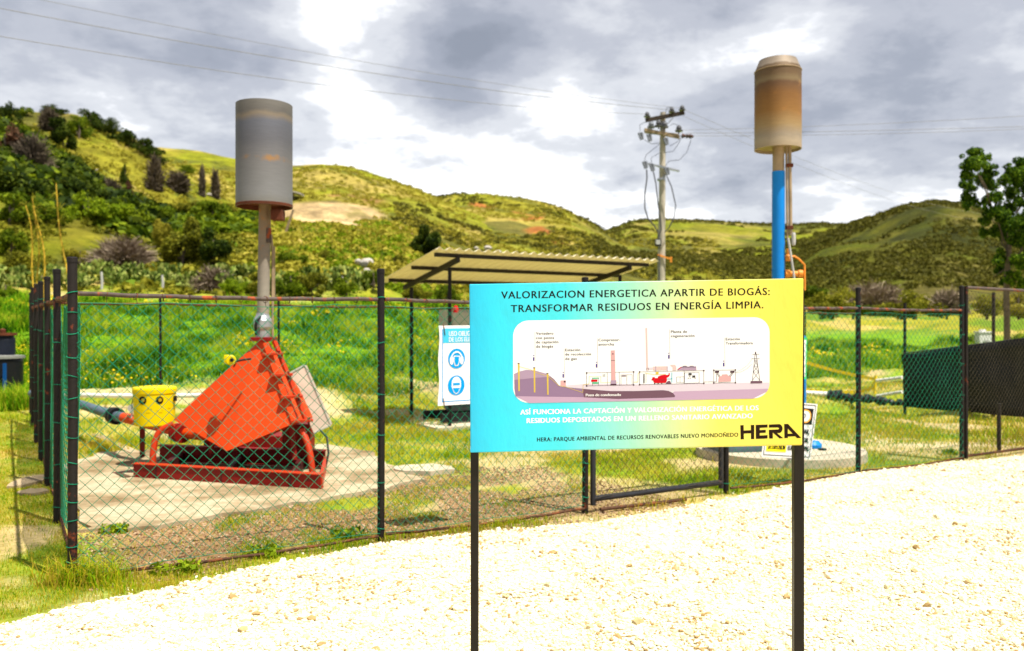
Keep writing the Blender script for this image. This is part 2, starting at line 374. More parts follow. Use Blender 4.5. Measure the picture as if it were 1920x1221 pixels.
HILLS = [  # ridge profile (column, row), ridge distance, foot distance, foot height, noise amplitude
    dict(n='slope', r=[(-900, 60), (-300, 150), (0, 216), (60, 240), (100, 262), (150, 292), (200, 322), (260, 354), (320, 388), (400, 424), (480, 462), (560, 505), (640, 560), (760, 640), (2900, 700)], Y=95, f=38, z=2.2, a=2.2),
    dict(n='bank', r=[(-900, 160), (0, 204), (80, 211), (140, 214), (200, 236), (250, 260), (300, 290), (340, 322), (400, 360), (480, 405), (560, 450), (660, 520), (760, 600), (2900, 640)], Y=150, f=92, z=5, a=2.4),
    dict(n='knoll', r=[(-900, 250), (200, 268), (300, 275), (380, 285), (443, 298), (546, 310), (600, 306), (650, 311), (700, 326), (760, 347), (800, 362), (860, 388), (950, 424), (1050, 474), (1200, 535), (1400, 590), (2900, 620)], Y=235, f=95, z=5, a=5),
    dict(n='ridge', r=[(-900, 560), (500, 480), (700, 400), (800, 372), (850, 363), (900, 362), (960, 368), (1020, 379), (1060, 392), (1100, 412), (1140, 436), (1200, 466), (1300, 503), (1400, 540), (1600, 590), (2900, 620)], Y=310, f=110, z=5, a=6),
    dict(n='crest', r=[(-900, 560), (900, 500), (1050, 455), (1140, 430), (1190, 412), (1250, 410), (1300, 412), (1400, 418), (1480, 421), (1540, 419), (1600, 423), (1700, 440), (1900, 475), (2200, 520), (2900, 540)], Y=430, f=140, z=5, a=8),
    dict(n='mount', r=[(-900, 620), (1200, 575), (1350, 530), (1450, 490), (1530, 450), (1600, 420), (1640, 409), (1700, 388), (1760, 377), (1820, 382), (1870, 399), (1920, 415), (2100, 440), (2400, 470), (2900, 500)], Y=270, f=85, z=2, a=6)]
for h in HILLS:
    h['rx'] = np.array([p[0] for p in h['r']], float); h['ry'] = np.array([p[1] for p in h['r']], float)
def hill_z(h, X, Y):
    c = pxof(X, Y); zr = EYE + (HOR - np.interp(c, h['rx'], h['ry'])) / F * h['Y']
    t = (Y - h['f']) / (h['Y'] - h['f'])
    f = np.where(t <= 1, np.clip(t, 0, 1) ** .92, 1 - (t - 1) * .9)
    k = h['Y'] / 100
    nz = (fbm(X / (14 * k), Y / (30 * k), 21, 5) - .5) * 2 * h['a'] * np.clip(np.sin(np.clip(t, 0, 1) * math.pi), 0, 1) + (fbm(X / (3.2 * k), Y / (5 * k), 31, 3) - .5) * .16 * h['a'] * np.clip(t * 4, 0, 1)
    return h['z'] + (zr - h['z']) * f + np.where(t < 0, t * 8, 0) + nz
def terrain_z(X, Y):
    z = ground_z(X, Y)
    for h in HILLS:
        zz = hill_z(h, np.asarray(X, float), np.asarray(Y, float))
        z = np.where((Y > h['f']) & (Y < h['Y'] * 1.25), np.maximum(z, zz), z)
    return z
YS = np.concatenate([np.arange(4, 60, .25), np.arange(60, 520, 1.0)])
def hit(px, py, ymin=4):
    X = (px - 960) / F * YS; z = terrain_z(X, YS); ray = EYE + (HOR - py) / F * YS
    k = np.where((z >= ray) & (YS > ymin))[0]
    Y = YS[k[0]] if len(k) else YS[-1]
    X = (px - 960) / F * Y
    return Vector((X, Y, float(terrain_z(np.array([X]), np.array([Y]))[0])))
CORN = Vector((-2.75, 5.30, 0)); E = Vector((.8583, .5131, 0)); NN = Vector((-.5131, .8583, 0))
def sE(X, Y): return (X - CORN.x) * E.x + (Y - CORN.y) * E.y
def sN(X, Y): return (X - CORN.x) * NN.x + (Y - CORN.y) * NN.y
def fp(s, n=0, z=0): return CORN + E * s + NN * n + Vector((0, 0, z))
def ell(c, py, x0, y0, rx, ry): return np.clip(1 - (((c - x0) / rx) ** 2 + ((py - y0) / ry) ** 2), 0, 1)
def mixn(a, b, f): return a * (1 - f[:, None]) + np.array(b) * f[:, None]
def grid_faces(nr, nc):
    i = np.arange(nr - 1)[:, None] * nc + np.arange(nc - 1)[None, :]
    return np.stack([i, i + 1, i + nc + 1, i + nc], -1).reshape(-1, 4)
# ground sheet
ks = np.linspace(-1.25, 1.35, 300)
ysr = np.concatenate([np.linspace(-25, 0, 12)[:-1], np.linspace(0, 26, 210)[:-1], np.geomspace(26, 150, 150)])
KK, YY = np.meshgrid(ks, ysr); XX = KK * (4 + np.maximum(YY, 0) * 1.0 + np.maximum(-YY, 0)); X = XX.ravel(); Y = YY.ravel(); Z = ground_z(X, Y)
c = pxof(X, Y); py = HOR - (Z - EYE) / np.maximum(Y, 1) * F
col = np.tile(np.array([.24, .26, .022]), (len(X), 1))
n_a = fbm(X * .55, Y * .55, 41, 5); n_b = fbm(X * 1.9, Y * 1.9, 55, 4)
col = mixn(col, (.40, .31, .09), sstep(.46, .62, n_a)); col = mixn(col, (.14, .24, .012), sstep(.52, .66, n_b) * .8)
col = mixn(col, (.44, .33, .19), sstep(.60, .70, fbm(X * .8 + 9, Y * .8, 77, 4)) * .8)
inner = sstep(-.35, .1, sN(X, Y)) * (1 - sstep(2.2, 3.2, sN(X, Y) + .12 * sE(X, Y))) * sstep(.1, .5, sE(X, Y)) * (1 - sstep(3.4, 5.2, sE(X, Y)))
col = mixn(col, (.27, .165, .085), inner * sstep(.30, .48, fbm(X * 1.3, Y * 1.3, 91, 4)))
left = 1 - sstep(-.6, -.1, sE(X, Y)); col = mixn(col, (.34, .25, .05), left * .6 * (1 - sstep(10, 14, Y)))
sand = sstep(13.2, 14.6, Y) * (1 - sstep(16.6, 17.6, Y)) * sstep(40, 170, c) * (1 - sstep(590, 700, c)) * sstep(.35, .5, fbm(X * .5, Y * 1.2, 12, 4))
GLIM = lambda c: np.interp(c, [0, 300, 750, 900, 1200, 1500, 1920], [562, 564, 572, 575, 600, 622, 634])
bank = sstep(11.0, 12.2, sN(X, Y)) * (1 - sstep(0, 8, Y - np.where(c > 1150, 52, 32))) * sstep(-12, 4, py - GLIM(c))
col = mixn(col, (.13, .26, .008), bank)
col = mixn(col, (.50, .38, .22), sand)
far = sstep(33, 40, Y) * (1 - np.where(c > 1150, bank, 0) * .85); fn = fbm(X * .22, Y * .22, 61, 5)
fcol = mixn(np.tile(np.array([.25, .235, .018]), (len(X), 1)), (.38, .29, .085), sstep(.48, .62, fn)); fcol = mixn(fcol, (.11, .18, .012), sstep(.5, .62, fbm(X * .3, Y * .3, 63, 4)))
col = col * (1 - far[:, None]) + fcol * far[:, None]
mound = np.clip(ell(c, py, 610, 408, 110, 30) * 3, 0, 1) + np.clip(ell(c, py, 760, 428, 140, 14) * 2, 0, 1) * .7
col = mixn(col, (.50, .35, .20), np.clip(mound, 0, 1) * sstep(50, 60, Y))
yard = np.clip(ell(c, py, 1780, 820, 220, 22) * 2, 0, 1) * sstep(.42, .56, fbm(X, Y * 2, 15)); col = mixn(col, (.50, .40, .26), yard)
M['ground'] = earth('ground_soil', 2.2, 22, .72, 1.25, .6, .03)
g = np_mesh('ground', np.stack([X, Y, Z], 1), grid_faces(len(ysr), len(ks)), M['ground'], col=col, smooth=True)
tag(g, 'grassy ground of the fenced yard rising to a green bank', kind='structure')
# hills
M['hill'] = earth('hill_grass', .22, 1.3, .45, 1.45, 1.0, 1.2)
HLAB = {'slope': 'nearest shrubby slope at the left edge', 'bank': 'steep grassy hill with dark hedge behind the left slope', 'knoll': 'broad pale green hill behind the grey stack',
        'ridge': 'hill with orange bare soil behind the shelter', 'crest': 'distant low green ridge behind the utility pole', 'mount': 'olive hill darkened by painted cloud shade behind the right tree'}
for h in HILLS:
    cs = np.linspace(-700, 2600, 330); ts = np.concatenate([np.linspace(-.12, 1, 110), np.linspace(1.02, 1.3, 10)])
    keep = np.interp(cs, h['rx'], h['ry']) < 585; cs = cs[keep]
    CC, TT = np.meshgrid(cs, ts); Y = (h['f'] + TT * (h['Y'] - h['f'])).ravel(); X = (CC.ravel() - 960) / F * Y; Z = hill_z(h, X, Y)
    c = CC.ravel(); t = TT.ravel(); py = HOR - (Z - EYE) / Y * F; k = h['Y'] / 100
    n1_ = fbm(X / (9 * k), Y / (9 * k), 71, 5); n2_ = fbm(X / (4 * k), Y / (6 * k), 81, 4)
    col = np.tile(np.array([.30, .275, .026]), (len(X), 1))
    col = mixn(col, (.43, .34, .085), sstep(.45, .62, n1_)); col = mixn(col, (.25, .275, .012), sstep(.50, .60, n2_) * .8); col = mixn(col, (.085, .095, .02), sstep(.56, .68, fbm(X / (5 * k) + 40, Y / (7 * k), 85, 5)) * .75)
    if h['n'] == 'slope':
        col = mixn(col, (.03, .06, .006), sstep(.30, .5, t) * (1 - sstep(.80, .93, t)) * .92)  # band darkened for dense scrub and cloud shade, both put into the colour
    if h['n'] == 'ridge':
        s = (np.clip(ell(c, py, 925, 382, 48, 10) * 3, 0, 1) + np.clip(ell(c, py, 985, 405, 40, 11) * 3, 0, 1) + np.clip(ell(c, py, 1020, 432, 40, 9) * 2, 0, 1) + np.clip(ell(c, py, 1046, 456, 20, 9) * 4, 0, 1)) * sstep(.40, .52, fbm(X / 6, Y / 14, 99, 4))
        col = mixn(col, (.46, .17, .045), np.clip(s, 0, 1)); col = mixn(col, (.10, .095, .022), sstep(1040, 1150, c) * .5)
    if h['n'] == 'knoll':
        s = np.clip(ell(c, py, 640, 378, 90, 16) * 2, 0, 1) * sstep(.52, .6, n2_); col = mixn(col, (.42, .24, .09), s); col = mixn(col, (.56, .40, .22), np.clip(ell(c, py, 605, 406, 125, 30) * 3, 0, 1) * sstep(.22, .42, n2_ + .25 * ell(c, py, 590, 398, 70, 22))); col = mixn(col, (.36, .28, .22), np.clip(ell(c, py, 690, 432, 120, 14) * 2, 0, 1) * .8)
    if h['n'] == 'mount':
        col = col * np.array([.38, .42, .40])  # cloud shade over this hill put into its colour, besides its darker scrub
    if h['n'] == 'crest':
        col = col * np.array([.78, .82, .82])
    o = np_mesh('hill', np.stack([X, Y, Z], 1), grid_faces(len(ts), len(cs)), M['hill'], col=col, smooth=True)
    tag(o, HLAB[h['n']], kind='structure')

# gravel road
EDGE = [(-9.0, .6), (-5.5, 2.75), (-2.74, 4.54), (-2.59, 4.71), (-2.27, 5.04), (-2.05, 5.24), (-1.70, 5.61), (-.95, 6.26), (-.33, 6.55), (.70, 6.96), (1.30, 7.37), (2.97, 8.70), (4.03, 9.40), (5.3, 10.05), (6.35, 10.52), (9, 12.0), (16, 16.2), (30, 25)]
ex = np.array([p[0] for p in EDGE]); ey = np.array([p[1] for p in EDGE])
gx = np.linspace(-9, 30, 420); gt = np.concatenate([[0, .03, .07, .12, .2], np.linspace(.3, 30, 110)])
GX, GT = np.meshgrid(gx, gt); EYg = np.interp(GX, ex, ey); GY = EYg - GT
def gravel_h(X, Y):
    d = np.interp(X, ex, ey) - Y
    return -.02 + .075 * sstep(-.02, .22, d) + (fbm(X * 1.6, Y * 1.6, 33, 4) - .5) * .05 * sstep(0, .3, d)
m, nt_, b = newmat('gravel_bed')
vo = nt_.nodes.new('ShaderNodeTexVoronoi'); vo.inputs['Scale'].default_value = 44
gg = nt_.nodes.new('ShaderNodeNewGeometry'); nt_.links.new(gg.outputs['Position'], vo.inputs['Vector'])
cc = ramp(nt_, vo.outputs['Color'], [(.1, (.46, .36, .20)), (.5, (.62, .54, .36)), (.9, (.72, .65, .47))])
nt_.links.new(cc, b.inputs['Base Color']); b.inputs['Roughness'].default_value = .95
bump(nt_, b, vo.outputs['Distance'], .8, .015); M['gravelbed'] = m
o = np_mesh('gravel_road', np.stack([GX.ravel(), GY.ravel(), gravel_h(GX.ravel(), GY.ravel())], 1), grid_faces(len(gt), len(gx))[:, ::-1], M['gravelbed'], smooth=True)
tag(o, 'white crushed stone road in front of the fence', kind='structure')

# ------------------------------------------------------------------ loose ground cover
rng = np.random.default_rng(5)
def ico():
    t = (1 + 5 ** .5) / 2
    v = np.array([(-1, t, 0), (1, t, 0), (-1, -t, 0), (1, -t, 0), (0, -1, t), (0, 1, t), (0, -1, -t), (0, 1, -t), (t, 0, -1), (t, 0, 1), (-t, 0, -1), (-t, 0, 1)], float); v /= np.linalg.norm(v[0])
    f = np.array([(0, 11, 5), (0, 5, 1), (0, 1, 7), (0, 7, 10), (0, 10, 11), (1, 5, 9), (5, 11, 4), (11, 10, 2), (10, 7, 6), (7, 1, 8), (3, 9, 4), (3, 4, 2), (3, 2, 6), (3, 6, 8), (3, 8, 9), (4, 9, 5), (2, 4, 11), (6, 2, 10), (8, 6, 7), (9, 8, 1)])
    return v, f
IV, IF = ico()
def stones(n, xs, ys, zs, size):
    v = IV[None] * (1 + rng.uniform(-.28, .28, (n, 12, 1)))
    v = v * rng.uniform(.55, 1.25, (n, 1, 3)); v[:, :, 2] *= .75
    a = rng.uniform(0, 6.28, n); ca, sa = np.cos(a)[:, None], np.sin(a)[:, None]
    x = v[..., 0] * ca - v[..., 1] * sa; y = v[..., 0] * sa + v[..., 1] * ca
    V = np.stack([x, y, v[..., 2]], -1) * size[:, None, None] + np.stack([xs, ys, zs], -1)[:, None, :]
    Fc = IF[None] + (np.arange(n) * 12)[:, None, None]
    return V.reshape(-1, 3), Fc.reshape(-1, 3)
n = 150000
sy = 3.6 + rng.random(n) ** 1.25 * 9; sx = rng.uniform(-.72, .72, n) * sy
d = np.interp(sx, ex, ey) - sy; edge_j = (fbm(sx * 3, sy * 3, 8) - .5) * .25
ok = (d > -.02 + edge_j * .6); ok |= (d > -.22) & (rng.random(n) < .03); ok &= rng.random(n) < np.clip(9 / sy, 0, 1) * .9
sx, sy = sx[ok], sy[ok]; n = len(sx); size = rng.uniform(.005, .0135, n) * (1 + (rng.random(n) < .05) * rng.uniform(.3, 1.3, n))
zst = np.where(np.interp(sx, ex, ey) - sy > 0, gravel_h(sx, sy), 0) + size * .3
V, Fc = stones(n, sx, sy, zst, size)
M['stone'] = foliage('crushed_stone', [(.10, (.36, .24, .10)), (.19, (.60, .50, .28)), (.40, (.72, .66, .45)), (.85, (.79, .76, .58))], .9, 0, .85, .9)
tag(np_mesh('gravel', V, Fc, M['stone']), 'loose white crushed stones covering the road', 'gravel', kind='stuff')

n = 16000; qs = rng.uniform(.05, 5.0, n); qn = rng.uniform(-.25, 2.6, n)
qx = CORN.x + E.x * qs + NN.x * qn; qy = CORN.y + E.y * qs + NN.y * qn; ok = fbm(qx * 1.3, qy * 1.3, 91, 4) > .36; qx, qy = qx[ok], qy[ok]; n = len(qx)
V, Fc = stones(n, qx, qy, ground_z(qx, qy) + .003, rng.uniform(.004, .013, n))
M['pebble'] = foliage('soil_pebble', [(.15, (.12, .065, .035)), (.5, (.27, .17, .09)), (.85, (.44, .32, .20))], .9, 0, .9, .95)
tag(np_mesh('soil_pebbles', V, Fc, M['pebble']), 'brown pebbles and clods in the bare strip inside the front fence', 'pebbles', kind='stuff')
def blades(xs, ys, zs, h, wd, lean=.5):
    n = len(xs); a = rng.uniform(0, 6.28, n); l = rng.uniform(.1, 1, n) * lean; la = rng.uniform(0, 6.28, n)
    b0 = np.stack([xs - np.cos(a) * wd, ys - np.sin(a) * wd, zs - .01], 1); b1 = np.stack([xs + np.cos(a) * wd, ys + np.sin(a) * wd, zs - .01], 1)
    mx = xs + np.cos(la) * l * h * .35; my = ys + np.sin(la) * l * h * .35
    m0 = np.stack([mx - np.cos(a) * wd * .7, my - np.sin(a) * wd * .7, zs + h * .6], 1); m1 = np.stack([mx + np.cos(a) * wd * .7, my + np.sin(a) * wd * .7, zs + h * .6], 1)
    t = np.stack([xs + np.cos(la) * l * h, ys + np.sin(la) * l * h, zs + h * (1 - .25 * l)], 1)
    V = np.stack([b0, b1, m1, m0, t], 1).reshape(-1, 3); k = np.arange(n)[:, None] * 5
    return V, np.concatenate([k + np.array([[0, 1, 2]]), k + np.array([[0, 2, 3]]), k + np.array([[3, 2, 4]])])
SLAB = [(150, 1000), (250, 999), (480, 962), (700, 925), (790, 905), (730, 880), (690, 850), (610, 838), (470, 838), (330, 846), (190, 852), (120, 880)]
_sr = random.Random(2); SLABW = []
for _a, _b in zip(SLAB, SLAB[1:] + SLAB[:1]):
    for _i in range(7):
        _q = G(_a[0] + (_b[0] - _a[0]) * _i / 7, _a[1] + (_b[1] - _a[1]) * _i / 7); SLABW.append(_q + Vector((_sr.uniform(-.07, .07), _sr.uniform(-.07, .07), 0)))
def inpoly(x, y, poly):
    r = np.zeros(len(x), bool); k = len(poly)
    for i in range(k):
        a, b = poly[i], poly[(i + 1) % k]
        cnd = ((a.y > y) != (b.y > y)) & (x < (b.x - a.x) * (y - a.y) / (b.y - a.y + 1e-12) + a.x); r ^= cnd
    return r
PADC = Vector((3.35, 10.62, 0)); PADR = 1.02
n = 900000
gy = 3.9 + rng.random(n) ** 1.5 * 19; gx_ = rng.uniform(-.68, .68, n) * gy
dens = sstep(.30, .60, fbm(gx_ * .8, gy * .8, 141, 4)) * .6 + .34
inn = (sN(gx_, gy) > 0) & (sN(gx_, gy) + .12 * sE(gx_, gy) < 3.0) & (sE(gx_, gy) > .1) & (sE(gx_, gy) < 4.6)
dens = np.where(inn, dens * .22 + .75 * sstep(.53, .66, fbm(gx_ * 2.2, gy * 2.2, 151, 3)), dens)
dirtp = sstep(.60, .70, fbm(gx_ * .8 + 9, gy * .8, 77, 4)); dens = dens * (1 - .8 * dirtp)
ok = (np.interp(gx_, ex, ey) - gy < -.04 + (fbm(gx_ * 4, gy * 4, 4) - .5) * .2) & ~inpoly(gx_, gy, SLABW) & (np.hypot(gx_ - PADC.x, gy - PADC.y) > PADR + .03) & (sN(gx_, gy) < 12)
cpx = pxof(gx_, gy); ok &= ~((gy > 13.6) & (gy < 16.8) & (cpx > 60) & (cpx < 660) & (rng.random(n) < .85))
ok &= rng.random(n) < dens * np.clip(6.5 / gy, .12, 1)
gx_, gy = gx_[ok], gy[ok]; hh = rng.uniform(.02, .055, len(gx_)) * (1 + sstep(.55, .7, fbm(gx_ * 1.7, gy * 1.7, 171)) * 1.1) * np.clip(gy / 9, 1, 1.6)
hh = np.where(inn[ok], hh * .7, hh); hh = np.where(sE(gx_, gy) < .2, hh * .62, hh)
V, Fc = blades(gx_, gy, ground_z(gx_, gy), hh, .0022 * np.clip(gy / 6, .8, 3), .9)
M['lawn'] = foliage('lawn_blade', [(.26, (.10, .26, .003)), (.42, (.28, .40, .005)), (.56, (.46, .38, .012)), (.74, (.54, .38, .06))], .75, .35, .45)
tag(np_mesh('grass', V, Fc, M['lawn']), 'short patchy yellow green grass inside and beside the fence', 'grass', kind='stuff')
# tall grass on the bank
n = 420000
by = 14.5 + rng.random(n) ** 1.2 * 25; bx = rng.uniform(-.66, .68, n) * by
cl = fbm(bx * .9, by * .9, 201, 4); s_ = sN(bx, by)
ok = (s_ > 10.8) & (rng.random(n) < .55 + .45 * sstep(.4, .6, cl)) & ~((by < 17) & (pxof(bx, by) > 60) & (pxof(bx, by) < 660))
ok &= (HOR - (ground_z(bx, by) - EYE) / by * F) > GLIM(pxof(bx, by)) + rng.normal(0, 3, n)
bx, by, cl = bx[ok], by[ok], cl[ok]
V, Fc = blades(bx, by, ground_z(bx, by), rng.uniform(.10, .24, len(bx)) * (.35 + 2.0 * sstep(.40, .64, cl)), .011 * np.clip(by / 20, .8, 2), .8)
M['tall'] = foliage('tall_grass_blade', [(.34, (.014, .065, .002)), (.43, (.075, .26, .003)), (.53, (.22, .43, .006)), (.66, (.48, .50, .03))], .55, .42, .35)  # darkest green stands in for shadow between the grass clumps
tag(np_mesh('tall_grass', V, Fc, M['tall']), 'lush tall green grass on the bank behind the yard', 'grass', kind='stuff')
# yellow wildflowers
n = 26000
fy = 15.5 + rng.random(n) * 18; fx = rng.uniform(-.60, .62, n) * fy
ok = (sN(fx, fy) > 11.2) & (fbm(fx * .45, fy * .45, 231, 4) > .625) & ((HOR - (ground_z(fx, fy) - EYE) / fy * F) > GLIM(pxof(fx, fy)) + 4) & (rng.random(n) < .55); fx, fy = fx[ok], fy[ok]; n = len(fx)
V, Fc = stones(n, fx, fy, ground_z(fx, fy) + rng.uniform(.18, .38, n), rng.uniform(.014, .034, n) * np.clip(fy / 20, .8, 1.5))
M['flower'] = paint('flower_yellow', (.80, .55, .01), .15, 3, .6, bmp=0)
tag(np_mesh('wildflowers', V, Fc, M['flower']), 'small yellow wildflowers scattered through the green bank', 'flowers', kind='stuff')

# ------------------------------------------------------------------ plants
def leafcloud(blobs, n, size, rg, fine=False):
    bl = np.array(blobs, float)
    if len(bl) > 5:   # break each lump into smaller sprays
        sub = np.repeat(bl, 9 if fine else 5, 0); dd = rg.normal(size=(len(sub), 3)); dd /= np.linalg.norm(dd, axis=1)[:, None]
        sub[:, :3] += dd * np.stack([sub[:, 3], sub[:, 3], sub[:, 4]], 1) * rg.uniform(.3, .85, (len(sub), 1)); sub[:, 3:] *= rg.uniform(*((.22, .58) if fine else (.30, .62)), (len(sub), 1)); bl = sub if fine else np.concatenate([bl * np.array([1, 1, 1, .8, .8]), sub])
    bl = bl; wts = bl[:, 3] * bl[:, 4]; wts /= wts.sum(); k = rg.choice(len(bl), n, p=wts)
    d = rg.normal(size=(n, 3)); d /= np.linalg.norm(d, axis=1)[:, None]
    rad = rg.uniform(.45, 1.08, n) ** .6
    rr = np.stack([bl[k, 3], bl[k, 3], bl[k, 4]], 1)
    p = bl[k, :3] + d * rr * rad[:, None]
    nr = d + rg.normal(size=(n, 3)) * .8; nr /= np.linalg.norm(nr, axis=1)[:, None]
    u = np.cross(nr, rg.normal(size=(n, 3))); u /= np.linalg.norm(u, axis=1)[:, None]; v = np.cross(nr, u)
    s = (size * rg.uniform(.6, 1.4, n))[:, None]
    V = np.stack([p - u * s, p - v * s * .5, p + u * s, p + v * s * .5], 1).reshape(-1, 3)
    return V, (np.arange(n) * 4)[:, None] + np.arange(4)[None]
def stemtube(mb, a, b, r0, r1, rg, bend=.1, k=5):
    a, b = Vector(a), Vector(b); l = (b - a).length; pts = []; 
    for i in range(k + 1):
        t = i / k; j = bend * l * math.sin(t * math.pi)
        pts.append(a.lerp(b, t) + Vector((rg.uniform(-1, 1), rg.uniform(-1, 1), 0)) * j * .6)
    mb.tube(pts, [r0 + (r1 - r0) * i / k for i in range(k + 1)], 6)
FOL = {
 'green': foliage('bush_green', [(.2, (.020, .042, .002)), (.5, (.085, .130, .004)), (.8, (.22, .27, .010))], .5, .3, .5),
 'bright': foliage('bush_bright', [(.2, (.06, .11, .004)), (.5, (.17, .25, .006)), (.8, (.32, .38, .015))], .5, .35, .5),
 'dark': foliage('bush_dark', [(.25, (.008, .018, .002)), (.5, (.030, .052, .004)), (.75, (.085, .11, .008))], .5, .25, .5),
 'olive': foliage('bush_olive', [(.2, (.045, .05, .004)), (.5, (.15, .155, .010)), (.8, (.32, .29, .025))], .5, .3, .5),
 'yellow': foliage('bush_yellow', [(.2, (.10, .10, .008)), (.5, (.22, .20, .016)), (.8, (.34, .29, .03))], .5, .35, .5),
 'brown': foliage('bush_brown', [(.2, (.05, .022, .010)), (.5, (.10, .045, .022)), (.8, (.16, .09, .05))], .5, .2, .5),
 'grey': foliage('bare_twigs', [(.2, (.045, .035, .025)), (.5, (.10, .078, .055)), (.8, (.18, .14, .09))], .5, .0, .5, .9),
 'purple': foliage('bare_brush', [(.2, (.12, .085, .06)), (.5, (.22, .165, .115)), (.8, (.34, .27, .19))], .5, .0, .5, .9),
 'cactus': foliage('cactus_pad', [(.2, (.045, .075, .012)), (.5, (.14, .19, .028)), (.8, (.36, .38, .10))], .8, .0, .7, .7),
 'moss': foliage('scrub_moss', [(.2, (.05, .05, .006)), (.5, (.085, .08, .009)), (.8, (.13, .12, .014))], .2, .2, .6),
 'straw': foliage('scrub_straw', [(.2, (.20, .18, .012)), (.5, (.30, .27, .022)), (.8, (.39, .33, .05))], .2, .2, .6),
 'treeleaf': foliage('tree_leaf', [(.25, (.010, .032, .003)), (.5, (.050, .115, .006)), (.75, (.18, .28, .015))], .9, .35, .55)}
PN = [100]
def shrub(name, label, cat, px, py, wpx, hpx, kind, group=None, dens=1.0, shape='round', ymin=4, trunk=True, Y=None):
    """a plant standing on the terrain at the spot seen at (px, py), wpx wide and hpx high at its distance"""
    PN[0] += 1; rg = np.random.default_rng(PN[0]); pr = random.Random(PN[0])
    b = hit(px, py, ymin) if Y is None else Vector(((px - 960) / F * Y, Y, float(terrain_z(np.array([(px - 960) / F * Y]), np.array([Y]))[0])))
    m = b.y / F; W = wpx * m; H = hpx * m
    t = thing(name, label, cat, b, group)
    blobs = []
    if shape == 'cone':
        for i in range(9):
            f = i / 8; rr = W * .5 * (1 - f) ** .8 + .06 * W
            for j in range(3):
                a = pr.uniform(0, 6.28); blobs.append((b.x + math.cos(a) * rr * .45, b.y + math.sin(a) * rr * .45, b.z + H * (.12 + .86 * f), rr * .7, H * .09))
    elif shape == 'tall':
        for i in range(10):
            f = pr.random(); a = pr.uniform(0, 6.28); rr = W * .5 * (.5 + .5 * math.sin(math.pi * min(1, .2 + f)))
            blobs.append((b.x + math.cos(a) * rr * .5, b.y + math.sin(a) * rr * .5, b.z + H * (.15 + .75 * f), W * .22, H * .14))
    else:
        k = 9 if shape == 'round' else 14
        for i in range(k):
            a = pr.uniform(0, 6.28); q = math.sqrt(pr.random()); zf = pr.uniform(.06 if shape == 'wide' else .2, .78) * (1.05 - .45 * q)
            blobs.append((b.x + math.cos(a) * q * W * .36, b.y + math.sin(a) * q * W * .3, b.z + H * zf, W * pr.uniform(.15, .24), H * pr.uniform(.16, .26)))
    st = MB(); top = b + Vector((0, 0, H * .6))
    if kind in ('grey', 'purple') and shape != 'cone':
        nb = int(230 * dens); V = []; Fq = []
        d = rg.normal(size=(nb, 3)); d[:, 2] = np.abs(d[:, 2]) * 1.1 + .15; d /= np.linalg.norm(d, axis=1)[:, None]
        if shape == 'tall': d *= np.array([.75, .75, 1.15]); 
        tip = np.array(b) + d * np.array([W * .5, W * .45, H]) * rg.uniform(.55, .98, (nb, 1))
        root = np.array(b) + np.stack([rg.uniform(-.3, .3, nb) * W, rg.uniform(-.25, .25, nb) * W, np.zeros(nb)], 1)
        mid = (root + tip) / 2 + rg.normal(size=(nb, 3)) * W * .05
        segs = [(root, mid), (mid, tip)]
        for _ in range(9):
            f = rg.uniform(.25, .98, (nb, 1)); s0 = mid * (1 - f) + tip * f; segs.append((s0, s0 + (d + rg.normal(size=(nb, 3)) * .55) * np.array([W * .13, W * .13, H * .16])))
        wd = max(.010, .75 * m); Vv = []
        for a_, c_ in segs:
            ax = c_ - a_; sd = np.cross(ax, rg.normal(size=ax.shape)); sd /= np.linalg.norm(sd, axis=1)[:, None] + 1e-9
            Vv.append(np.stack([a_ - sd * wd, a_ + sd * wd, c_ + sd * wd * .5, c_ - sd * wd * .5], 1))
        V = np.concatenate(Vv).reshape(-1, 3)
        np_mesh('branches', V, np.arange(len(V)).reshape(-1, 4), FOL[kind], t, b)
        st.tube([b - Vector((0, 0, .2)), b + Vector((.02 * W, 0, H * .25)), b + Vector((-.03 * W, 0, H * .55))], [W * .03, W * .025, W * .01], 6)
    else:
        nl = int(3800 * dens); V, Fc = leafcloud(blobs, nl, max(.035, (W * H) ** .5 / 30), rg)
        np_mesh('foliage' if shape == 'round' or shape == 'wide' else 'crown', V, Fc, FOL[kind], t, b)
        stemtube(st, b - Vector((0, 0, .2)), top, W * .035, W * .015, pr)
        for i in range(3): stemtube(st, b + Vector((0, 0, H * .15)), Vector(blobs[pr.randrange(len(blobs))][:3]), W * .02, W * .008, pr)
    st.build('trunk', M['bark'], t)
    return t
